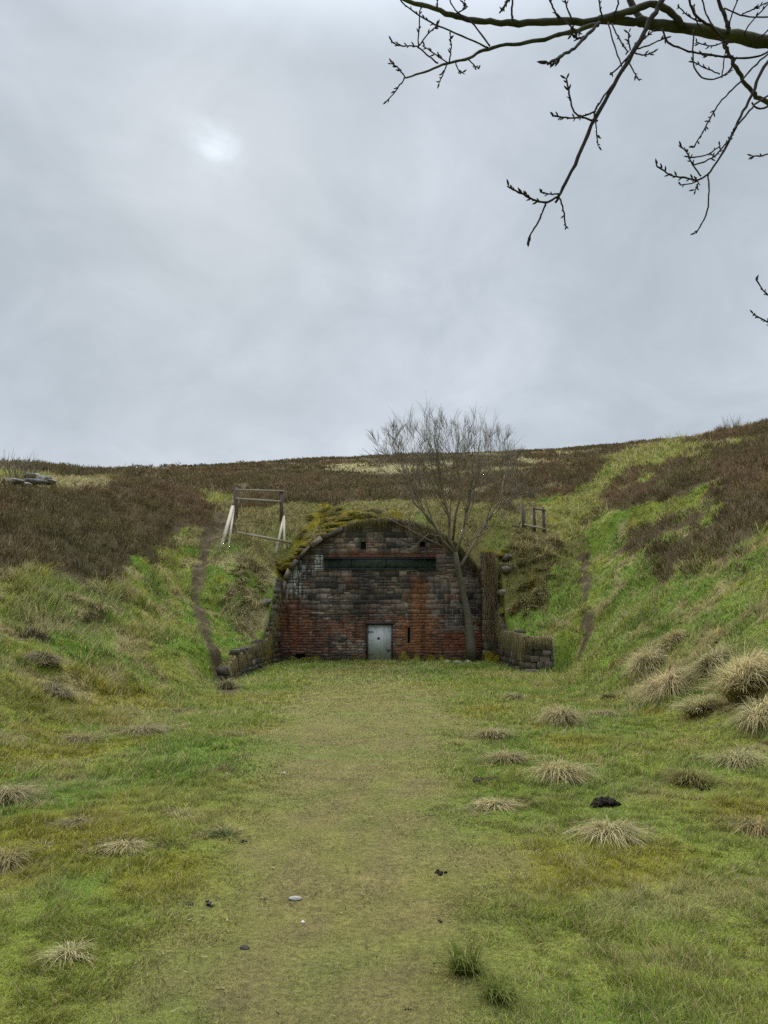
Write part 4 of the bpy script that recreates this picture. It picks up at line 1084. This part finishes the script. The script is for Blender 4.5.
# ------------------------------------------------------------------ the tree leaning over the viewpoint
OT = empty('budding_tree', (4.6, 2.6, float(Hf(4.6, 2.6)))); meta(OT, 'budding bare tree whose dark branches reach into the sky at the top right', 'tree')
D0 = 3.0
def P3(u, v, D=D0):
    return Vector(at(u, v, D * float(ray(u, v)[1])))      # D metres of depth along the view axis
def smooth(pts, k=4):
    out = []
    for i in range(len(pts) - 1):
        p0 = pts[max(i - 1, 0)]; p1 = pts[i]; p2 = pts[i + 1]; p3 = pts[min(i + 2, len(pts) - 1)]
        for j in range(k):
            t = j / k
            out.append(.5 * ((2 * p1) + (p2 - p0) * t + (2 * p0 - 5 * p1 + 4 * p2 - p3) * t * t + (3 * p1 - p0 - 3 * p2 + p3) * t ** 3))
    out.append(pts[-1]); return out
px = D0 / F
rb = random.Random(3)
def bud(mb, p, d, s):
    side = Vector((rb.gauss(0, 1), rb.gauss(0, 1), rb.gauss(0, 1))); side = (side - d * side.dot(d)).normalized()
    e = (d * .8 + side * .7).normalized(); a = p + side * s * .25
    mb.tube([a, a + e * s * .5, a + e * s, a + e * s * 1.5], [s * .16, s * .27, s * .22, s * .03], 5)
def twig(pixs, w0, w1, D=(D0, D0), buds=0, parent=None, name='twig', mat=None, bs=1.0):
    n_ = len(pixs); pts = []
    for i, (u, v) in enumerate(pixs):
        dd = D[0] + (D[1] - D[0]) * i / max(n_ - 1, 1); pts.append(P3(u, v, dd))
    pts = smooth(pts, 5); m_ = len(pts)
    rad = [(w0 + (w1 - w0) * i / (m_ - 1)) * .5 * px * rb.uniform(.9, 1.12) for i in range(m_)]
    pts = [p + Vector((rb.gauss(0, 1), rb.gauss(0, 1), rb.gauss(0, 1))) * min(rad[i] * .3, .0022) for i, p in enumerate(pts)]
    b = MB(); b.tube(pts, rad, 8 if w0 > 4 else 5)
    if buds:
        tot = sum((pts[i + 1] - pts[i]).length for i in range(m_ - 1)); step = 6.5 * px
        acc = 0
        for i in range(m_ - 1):
            if i / m_ < 1 - buds: continue
            seg = pts[i + 1] - pts[i]; k = max(1, int(seg.length / step + rb.random()))
            for j in range(k): bud(b, pts[i] + seg * (j + rb.random()) / k, seg.normalized(), rb.uniform(1.7, 3.0) * px * bs)
        bud(b, pts[-1], (pts[-1] - pts[-2]).normalized(), 3.2 * px * bs)
    o = b.build(name, mat or MAT_OT, OT, True)
    if parent is not None: o.parent = parent
    return o
# trunk outside the frame carrying the limbs
TB = Vector(OT.location)
lj = P3(1010, 95, 3.1)
b = MB(); b.tube(smooth([TB + Vector((0, 0, -.3)), TB + Vector((-.02, .03, 1.0)), TB + Vector((-.10, .05, 2.0)), TB + Vector((-.22, .1, 3.0)), TB + Vector((-.30, .15, 4.0)), TB + Vector((-.2, .2, 5.0)), TB + Vector((0, .2, 6.2))]), [.19 - .0045 * i for i in range(25)], 12, (.1, .1, .1), .04)
def joint(h): return TB + Vector((-.1 - .055 * h, .12, h))
def to_trunk(p, h, r0, r1):
    q = joint(h); m_ = p.lerp(q, .5) + Vector((0, 0, .12)); pts = smooth([p, m_, q]); k_ = len(pts); b.tube(pts, [r0 + (r1 - r0) * i / (k_ - 1) for i in range(k_)], 8, (.1, .1, .1), .03)
to_trunk(P3(1010, 95, 3.1), 3.75, 8 * px, .06)
to_trunk(P3(900, 130, 3.2), 3.2, 3 * px, .03)
to_trunk(P3(860, 10, 2.9), 4.3, 2 * px, .03)
to_trunk(P3(1000, 250, 3.1), 2.6, 4 * px, .035)
to_trunk(P3(700, -30, 2.85), 4.9, 3 * px, .035)
b.build('trunk', MAT_OB, OT, True)
A1 = twig([(1010, 95), (900, 72), (830, 56), (768, 43), (728, 36), (684, 28), (652, 24), (640, 22)], 16, 8.5, (3.1, 3.0), 0, None, 'branch', MAT_OB)
A2 = twig([(640, 21), (600, 21), (560, 22), (520, 23), (490, 22), (462, 18), (435, 9), (400, -3), (370, -16)], 8, 3.2, (3.0, 2.9), 0, None, 'branch', MAT_OB)
A3 = twig([(684, 26), (668, 10), (650, 4), (620, 14), (600, 20)], 6, 7, (3.0, 2.96), 0, None, 'branch', MAT_OB)
A4 = twig([(652, 24), (638, 16), (625, -12), (610, -40)], 7, 5, (3.0, 3.1), 0, None, 'branch', MAT_OB)
A5 = twig([(598, 24), (572, 32), (550, 38), (520, 43), (488, 48), (470, 58), (447, 63), (425, 72), (405, 78)], 4.5, 1.5, (2.95, 2.8), 0, None, 'branch', MAT_OB)
A6 = twig([(700, -30), (668, -6), (655, 12), (640, 40), (618, 78), (596, 118), (578, 158), (563, 188), (556, 202)], 5.5, 2.4, (2.85, 2.7), 0, None, 'branch', MAT_OT)
# hanging pair on the right
A7 = twig([(860, 10), (800, 40), (768, 62), (752, 95), (738, 122), (724, 150), (708, 175)], 4, 1.8, (2.9, 2.75), 0, None, 'branch', MAT_OT)
A8 = twig([(900, 130), (820, 108), (768, 103), (752, 92), (738, 72), (728, 52), (722, 40)], 6, 3.2, (3.2, 3.05), 0, None, 'branch', MAT_OB)
# twigs of the far left spray
twig([(488, 48), (462, 36), (430, 22), (405, 5), (395, -8)], 1.8, 1.2, (2.85, 2.8), .6, A5)
twig([(490, 47), (474, 25), (455, 10), (448, -6)], 1.8, 1.2, (2.85, 2.8), 0, A5)
twig([(438, 64), (420, 49), (417, 46), (400, 46), (391, 41)], 1.6, 1.2, (2.8, 2.75), .55, A5)
twig([(418, 48), (419, 25), (420, 10)], 1.4, 1.2, (2.78, 2.75), .8, A5)
twig([(418, 47), (428, 34), (438, 24)], 1.4, 1.1, (2.78, 2.75), .6, A5)
twig([(405, 77), (398, 68), (391, 63)], 1.4, 1.1, (2.8, 2.78), .9, A5)
twig([(405, 77), (398, 88), (387, 101)], 1.4, 1.1, (2.8, 2.78), .7, A5)
twig([(448, 63), (436, 55), (424, 47)], 1.4, 1.1, (2.8, 2.78), .9, A5)
twig([(449, 63), (451, 48), (450, 34)], 1.4, 1.1, (2.8, 2.78), .8, A5)
twig([(447, 64), (443, 74), (439, 83)], 1.4, 1.1, (2.8, 2.78), .8, A5)
twig([(455, 62), (459, 70), (463, 73)], 1.3, 1.0, (2.8, 2.78), .7, A5)
twig([(468, 59), (474, 65), (479, 69)], 1.3, 1.0, (2.8, 2.78), .7, A5)
# upper edge twigs
twig([(438, 10), (437, 0), (438, -15)], 1.4, 1, (2.9, 2.9), .9, A2)
twig([(513, 21), (512, 8), (514, -10)], 2.4, 2, (2.95, 2.95), 0, A2)
twig([(513, -8), (507, 2), (501, 11)], 2.6, 2.2, (2.95, 2.95), .9, A2, bs=1.1)
twig([(455, 14), (466, 8), (464, 2)], 1.5, 1.0, (2.9, 2.85), .8, A2)
twig([(600, 22), (588, 34), (575, 48), (562, 56), (547, 64)], 3.0, 2.2, (2.6, 2.4), .35, A2, bs=1.7)
twig([(586, 36), (578, 38), (570, 33)], 2.4, 1.6, (2.6, 2.5), .7, A2, bs=1.3)
twig([(560, 20), (553, 8), (548, -6)], 2.0, 1.6, (2.9, 2.85), .8, A2)
twig([(556, 14), (566, 22), (580, 34)], 1.8, 1.4, (2.9, 2.85), .6, A2)
twig([(572, 20), (566, 4), (565, -12)], 1.8, 1.4, (2.9, 2.85), .7, A2)
twig([(603, 20), (600, 8), (598, -8)], 1.8, 1.4, (2.9, 2.85), .7, A2)
twig([(612, 18), (618, 4), (616, -8)], 1.8, 1.4, (2.9, 2.85), .5, A2)
twig([(608, 22), (614, 45), (622, 66)], 1.6, 1.3, (2.9, 2.8), .1, A2)
twig([(612, 24), (620, 40), (628, 52)], 1.6, 1.3, (2.9, 2.8), .8, A2)
# central hanging branch twigs
twig([(633, 52), (618, 68), (610, 75)], 1.8, 1.4, (2.8, 2.76), .4, A6)
twig([(629, 56), (616, 80), (604, 96), (594, 112)], 2.0, 1.7, (2.8, 2.74), .3, A6)
twig([(594, 112), (580, 117), (570, 118), (552, 116)], 1.8, 1.5, (2.74, 2.7), .85, A6)
twig([(597, 121), (585, 118), (574, 112), (570, 98), (566, 78)], 2.0, 1.6, (2.76, 2.7), .35, A6, bs=1.25)
twig([(594, 112), (596, 128), (598, 146)], 1.5, 1.2, (2.74, 2.72), .5, A6)
twig([(632, 50), (646, 46), (660, 40), (666, 38)], 1.6, 1.2, (2.8, 2.76), .4, A6)
twig([(632, 52), (645, 55), (653, 52)], 1.5, 1.2, (2.8, 2.76), .7, A6)
twig([(630, 50), (629, 42), (628, 32)], 1.5, 1.2, (2.8, 2.76), .8, A6)
twig([(634, 44), (645, 38), (654, 30)], 1.5, 1.2, (2.8, 2.76), .7, A6)
twig([(629, 62), (634, 72), (639, 80)], 1.4, 1.1, (2.8, 2.76), .6, A6)
twig([(560, 195), (545, 203), (530, 198), (518, 192), (508, 187)], 2.2, 1.6, (2.7, 2.66), .8, A6, bs=1.25)
twig([(560, 194), (550, 194), (540, 192)], 1.6, 1.3, (2.7, 2.66), .7, A6)
twig([(546, 203), (540, 218), (534, 229), (528, 239)], 1.8, 1.5, (2.7, 2.66), .3, A6, bs=1.3)
twig([(559, 196), (563, 210), (566, 228)], 1.6, 1.3, (2.7, 2.66), .6, A6)
# right hand sprays
twig([(708, 175), (697, 180), (686, 178), (670, 175), (656, 165)], 1.9, 1.4, (2.75, 2.7), .8, A7, bs=1.15)
twig([(702, 178), (692, 183), (680, 185)], 1.4, 1.1, (2.75, 2.72), .3, A7)
twig([(708, 175), (709, 195), (706, 215), (696, 233)], 1.6, 1.3, (2.75, 2.7), .3, A7)
twig([(701, 176), (692, 164), (688, 154), (681, 147)], 1.6, 1.2, (2.75, 2.7), .8, A7, bs=1.1)
twig([(695, 165), (712, 158), (722, 148), (733, 135)], 1.5, 1.4, (2.75, 2.78), .8, A7)
twig([(688, 158), (706, 155), (720, 146)], 1.4, 1.2, (2.75, 2.78), .6, A7)
twig([(696, 178), (698, 184), (695, 190)], 1.3, 1.1, (2.75, 2.72), .7, A7)
twig([(775, 92), (758, 102), (745, 116), (733, 130)], 1.9, 1.7, (2.9, 2.78), 0, A7)
twig([(775, 48), (756, 64), (740, 82), (722, 100), (712, 115), (704, 130), (693, 148)], 1.9, 1.2, (2.95, 2.85), .45, A7)
twig([(800, 70), (770, 105), (758, 108), (752, 103)], 2.2, 1.8, (3.0, 2.95), 0, A8)
# loops and uprights at the right
twig([(662, 28), (668, 42), (685, 50), (705, 54), (735, 58), (758, 56), (780, 46)], 2.0, 2.0, (2.98, 2.95), .1, A1)
twig([(694, 30), (693, 50), (694, 66), (702, 77), (714, 79), (728, 72), (734, 62)], 1.7, 1.4, (2.98, 2.92), .3, A1)
twig([(720, 74), (705, 68), (692, 61)], 1.4, 1.2, (2.92, 2.9), .8, A1)
twig([(733, 56), (716, 56), (702, 55)], 1.4, 1.2, (2.92, 2.9), .8, A1)
twig([(722, 78), (724, 60), (726, 48)], 1.3, 1.1, (2.92, 2.9), .3, A1)
twig([(728, 40), (712, 46), (696, 42)], 1.4, 1.2, (2.92, 2.9), .8, A1)
twig([(728, 34), (726, 20), (720, 4), (714, -14)], 4.2, 3.0, (3.0, 3.0), 0, A1)
twig([(728, 44), (710, 26), (696, 16), (690, 2), (686, -14)], 3.0, 2.2, (3.0, 2.9), 0, A1)
twig([(714, 28), (706, 14), (700, -10)], 1.6, 1.4, (3.0, 2.9), .3, A1)
twig([(700, 22), (690, 17), (678, 7)], 1.6, 1.2, (3.0, 2.9), .8, A1)
twig([(729, 30), (732, 14), (742, -8)], 1.6, 1.3, (3.0, 2.9), .4, A1)
twig([(745, 36), (748, 26), (770, 2)], 1.6, 1.2, (3.0, 2.9), .5, A1)
twig([(724, 8), (745, 16), (768, 17), (790, 16)], 1.6, 1.4, (3.0, 2.9), .2, A1)
twig([(742, 14), (752, 10), (764, 4), (780, -2)], 1.4, 1.2, (3.0, 2.9), .7, A1)
twig([(755, 40), (764, 34), (775, 22)], 1.5, 1.2, (3.0, 2.9), .5, A1)
twig([(704, 32), (697, 22), (694, 6)], 1.3, 1.1, (3.0, 2.9), .6, A1)
twig([(822, 110), (800, 140), (768, 154), (752, 156)], 1.7, 1.3, (2.9, 2.85), .5, A8)
LOW = twig([(1000, 250), (900, 290), (830, 300), (790, 310)], 8, 3, (3.1, 2.9), 0, None, 'branch', MAT_OT)
twig([(800, 308), (775, 300), (763, 290), (756, 279)], 1.9, 1.3, (2.9, 2.85), .6, LOW)
twig([(795, 310), (780, 326), (764, 320), (753, 314)], 1.7, 1.3, (2.9, 2.85), .6, LOW)

# ------------------------------------------------------------------ small things on the grass
m, N, L, bs = new_mat('black_dung', .6, .3); n1 = noise(N, L, 60, 4); L.new(ramp(N, L, n1, [(.3, (.006, .006, .006)), (.7, (.022, .018, .016))]), bs.inputs['Base Color']); bump(N, L, bs, n1, .8, .01); MAT_K = m
m, N, L, bs = new_mat('dark_soil', .95, .1); n1 = noise(N, L, 30, 6, .8); L.new(ramp(N, L, n1, [(.3, (.012, .009, .008)), (.7, (.05, .036, .028))]), bs.inputs['Base Color']); bump(N, L, bs, n1, 1, .03); MAT_SO = m
def pile(name, u, v, w, hgt, k, mat, label, cat, seed, group=None, lump=.35):
    x, y, z = hit(u, v); q = random.Random(seed); b = MB()
    for i in range(k):
        r = w * lump * q.uniform(.6, 1.1); ox = q.uniform(-.5, .5) * (w - r); oy = q.uniform(-.25, .25) * w
        b.blob((x + ox, y + oy, z + hgt * q.uniform(.1, .6) * (1 - abs(ox) / w)), (r, r * .9, r * .75), (.1, .1, .1), q.randint(0, 9999), 2, .5)
    o = b.build(name, mat, None, False, (x, y, z)); meta(o, label, cat, group); return o
gd = 'black sheep droppings on the grass'
pile('droppings', 190, 906, .05, .03, 5, MAT_K, 'black droppings, left of the pair beside the worn path', 'droppings', 1, gd)
pile('droppings', 208, 906, .075, .03, 6, MAT_K, 'black droppings with a trailing crumb, right of the pair beside the worn path', 'droppings', 2, gd)
pile('droppings', 245, 845, .07, .04, 5, MAT_K, 'black droppings alone above the pair, farther along the path edge', 'droppings', 3, gd)
pile('droppings', 408, 1014, .035, .02, 4, MAT_K, 'black droppings at the bottom edge right of the path', 'droppings', 4, gd)
pile('droppings', 440, 925, .04, .02, 4, MAT_K, 'tiny black droppings by the tall green tuft', 'droppings', 6, gd)
pile('molehill', 605, 806, .30, .09, 34, MAT_SO, 'black crumbly molehill on the right grass', 'molehill', 7, None, .3)
pile('molehill', 487, 782, .40, .03, 20, MAT_SO, 'low dark scrape of damp soil near the flat pale tussock', 'molehill', 8, None, .25)
pile('molehill', 703, 791, .16, .05, 12, MAT_SO, 'small dark soil heap beside the mostly green tussock', 'molehill', 9, None, .3)
pile('molehill', 438, 875, .14, .015, 10, MAT_SO, 'faint dark soil spot at the right verge of the worn path', 'molehill', 10, None, .25)
x, y, z = hit(294, 900); rock('stone', x, y, (.10, .05, .03), C(.35, .33, .30), 'flat pale stone bedded in the worn path', 61, -.004)
x, y, z = hit(303, 924); rock('stone', x, y, (.022, .018, .018), C(.7, .68, .62), 'tiny white pebble on the worn path', 62)
x, y, z = hit(284, 775); rock('stone', x, y, (.05, .04, .04), C(.6, .58, .52), 'small white stone at the far left verge of the path', 63)
x, y, z = hit(245, 949); rock('stone', x, y, (.055, .035, .02), C(.08, .07, .06), 'dark flat stone left on the worn path', 64)
# low dark shrubs on the left bank
def shrub(u, v, r, h, col, label, nsp=500, name='heather_shrub', ln=.1, pale=.1, upr=.6, w=.014):
    x, y, z = hit(u, v); a = rng.uniform(0, 6.28, nsp); ph = np.arccos(rng.uniform(0, 1, nsp)); sh = rng.uniform(.2, 1, nsp) ** .6
    bx = np.cos(a) * np.sin(ph) * sh * r; by = np.sin(a) * np.sin(ph) * sh * r; bz = np.cos(ph) * sh * h - .05
    c = np.clip(col * rng.uniform(.5, 1.5, (nsp, 1)), 0, .7)
    hh = ln * rng.uniform(.5, 1.4, nsp)
    g = blades(np.c_[bx, by, bz], hh, np.full(nsp, w), a, hh * rng.uniform(0, upr, nsp), 0 * hh, c, 1)
    o = link(name, np_mesh(name, g[0], g[1], g[2], g[3]), MAT_H); o.location = (x, y, z); meta(o, label, 'shrub', 'small heather shrubs apart from the main banks')
shrub(92, 622, .42, .3, C(.10, .07, .05), 'dark brown dead shrub alone on the left bank grass')
shrub(33, 640, .40, .26, C(.09, .065, .045), 'flatter dark shrub nearest the left edge of the bank')
shrub(608, 700, .15, .1, C(.12, .09, .06), 'tiny brown shrub above the lone domed tussock')
# leafless bushes on the skyline
def bush(u, v, r, h, label, sd, n0=26):
    x, y, z = hit(u, v); q = random.Random(sd); b = MB(); o_ = Vector((x, y, z - .1))
    for k in range(n0):
        a = q.uniform(0, 6.28); d = Vector((math.cos(a) * q.uniform(.1, .7), math.sin(a) * q.uniform(.1, .7), 1)).normalized()
        grow(b, o_ + Vector((math.cos(a), math.sin(a), 0)) * q.uniform(0, r * .5), d, h * q.uniform(.4, .8), .016, 3, q, 4, .1, .4)
    o = b.build('bare_bush', MAT_TW, None, False, (x, y, z)); meta(o, label, 'bush', 'leafless bushes on the skyline')
bush(17, 478, .9, 1.1, 'leafless reddish bush on the left skyline behind the slab heap', 1, 30)
bush(732, 432, .8, 1.1, 'leafless bush on the crest of the right bank', 2, 26)

# ------------------------------------------------------------------ sky
w = bpy.data.worlds.new('World'); S.world = w; w.use_nodes = True
N = w.node_tree.nodes; L = w.node_tree.links
bg = N['Background']
sd = ray(213, 150); sd = sd / np.linalg.norm(sd)
SUN_EL = math.asin(sd[2]); SUN_AZ = math.atan2(sd[0], sd[1])
sky = N.new('ShaderNodeTexSky'); sky.sky_type = 'NISHITA'; sky.sun_disc = False; sky.sun_elevation = SUN_EL; sky.sun_rotation = SUN_AZ
tc = N.new('ShaderNodeTexCoord')
sep = N.new('ShaderNodeSeparateXYZ'); L.new(tc.outputs['Generated'], sep.inputs[0])
def mth(op, a, b=None, clamp=False):
    m = N.new('ShaderNodeMath'); m.operation = op; m.use_clamp = clamp
    for i, s in enumerate((a, b)):
        if s is None: continue
        if hasattr(s, 'links'): L.new(s, m.inputs[i])
        else: m.inputs[i].default_value = s
    return m.outputs[0]
zz = mth('ADD', mth('MAXIMUM', sep.outputs[2], 0), .45)
cmb = N.new('ShaderNodeCombineXYZ'); L.new(mth('DIVIDE', sep.outputs[0], zz), cmb.inputs[0]); L.new(mth('DIVIDE', sep.outputs[1], zz), cmb.inputs[1])
mp = N.new('ShaderNodeMapping'); mp.inputs['Scale'].default_value = (1.6, 1.6, 1); mp.inputs['Location'].default_value = (3.1, 1.7, 0); L.new(cmb.outputs[0], mp.inputs[0])
n1 = noise(N, L, 1.1, 7, .55, mp.outputs[0], .5); n2 = noise(N, L, 3.2, 6, .6, mp.outputs[0], .8)
n3 = noise(N, L, 9, 6, .65, mp.outputs[0], 1.0)
cl = mth('ADD', mth('MULTIPLY', n1, .7), mth('MULTIPLY', n2, .3))
cc = ramp(N, L, cl, [(.36, (.335, .385, .430)), (.5, (.408, .456, .508)), (.64, (.500, .547, .605))])
# brighter overhead and round the hidden sun
ov = N.new('ShaderNodeMapRange'); ov.interpolation_type = 'SMOOTHSTEP'; L.new(sep.outputs[2], ov.inputs[0]); ov.inputs[1].default_value = .62; ov.inputs[2].default_value = .95; ov.inputs[3].default_value = .92; ov.inputs[4].default_value = 5.6
dt = N.new('ShaderNodeVectorMath'); dt.operation = 'DOT_PRODUCT'; L.new(tc.outputs['Generated'], dt.inputs[0]); dt.inputs[1].default_value = tuple(sd)
dp = mth('MAXIMUM', dt.outputs['Value'], 0)
gl = mth('ADD', mth('ADD', mth('MULTIPLY', mth('POWER', dp, 30), .07), mth('MULTIPLY', mth('POWER', dp, 16000), .18)), mth('MULTIPLY', mth('POWER', dp, 1800), mth('MULTIPLY', mth('POWER', mth('MULTIPLY', n3, 1.75), 3), .30)))
br = mth('MULTIPLY', ov.outputs[0], mth('ADD', 1, gl))
vm = N.new('ShaderNodeVectorMath'); vm.operation = 'SCALE'; L.new(cc, vm.inputs[0]); L.new(br, vm.inputs['Scale'])
bg.inputs['Strength'].default_value = 1.0
bg2 = N.new('ShaderNodeBackground'); L.new(sky.outputs[0], bg2.inputs[0]); bg2.inputs[1].default_value = .05
bg.inputs['Strength'].default_value = .885
L.new(vm.outputs[0], bg.inputs[0])
mxs = N.new('ShaderNodeMixShader'); mxs.inputs[0].default_value = .08
L.new(bg.outputs[0], mxs.inputs[1]); L.new(bg2.outputs[0], mxs.inputs[2]); L.new(mxs.outputs[0], N['World Output'].inputs[0])

sl = bpy.data.lights.new('sun', 'SUN'); sl.energy = 1.5; sl.angle = math.radians(14); sl.color = (1, .96, .9)
so = bpy.data.objects.new('sun', sl); COL.objects.link(so)
so.rotation_euler = Vector(tuple(-sd)).to_track_quat('-Z', 'Y').to_euler(); so.location = (0, 0, 60)

# ------------------------------------------------------------------ camera
cam = bpy.data.cameras.new('camera'); co = bpy.data.objects.new('camera', cam); COL.objects.link(co)
cam.sensor_fit = 'VERTICAL'; cam.sensor_height = 36; cam.lens = F / 1024 * 36; cam.clip_start = .05; cam.clip_end = 3000
co.location = (0, 0, EYE); co.rotation_euler = (math.radians(90) + PITCH, 0, 0)
S.camera = co
S.view_settings.view_transform = 'Standard'; S.view_settings.look = 'None'; S.view_settings.exposure = 0.70; S.view_settings.gamma = 1
S.cycles.max_bounces = 5; S.cycles.diffuse_bounces = 3; S.cycles.transmission_bounces = 2; S.cycles.caustics_reflective = False; S.cycles.caustics_refractive = False
S.cycles.use_denoising = False
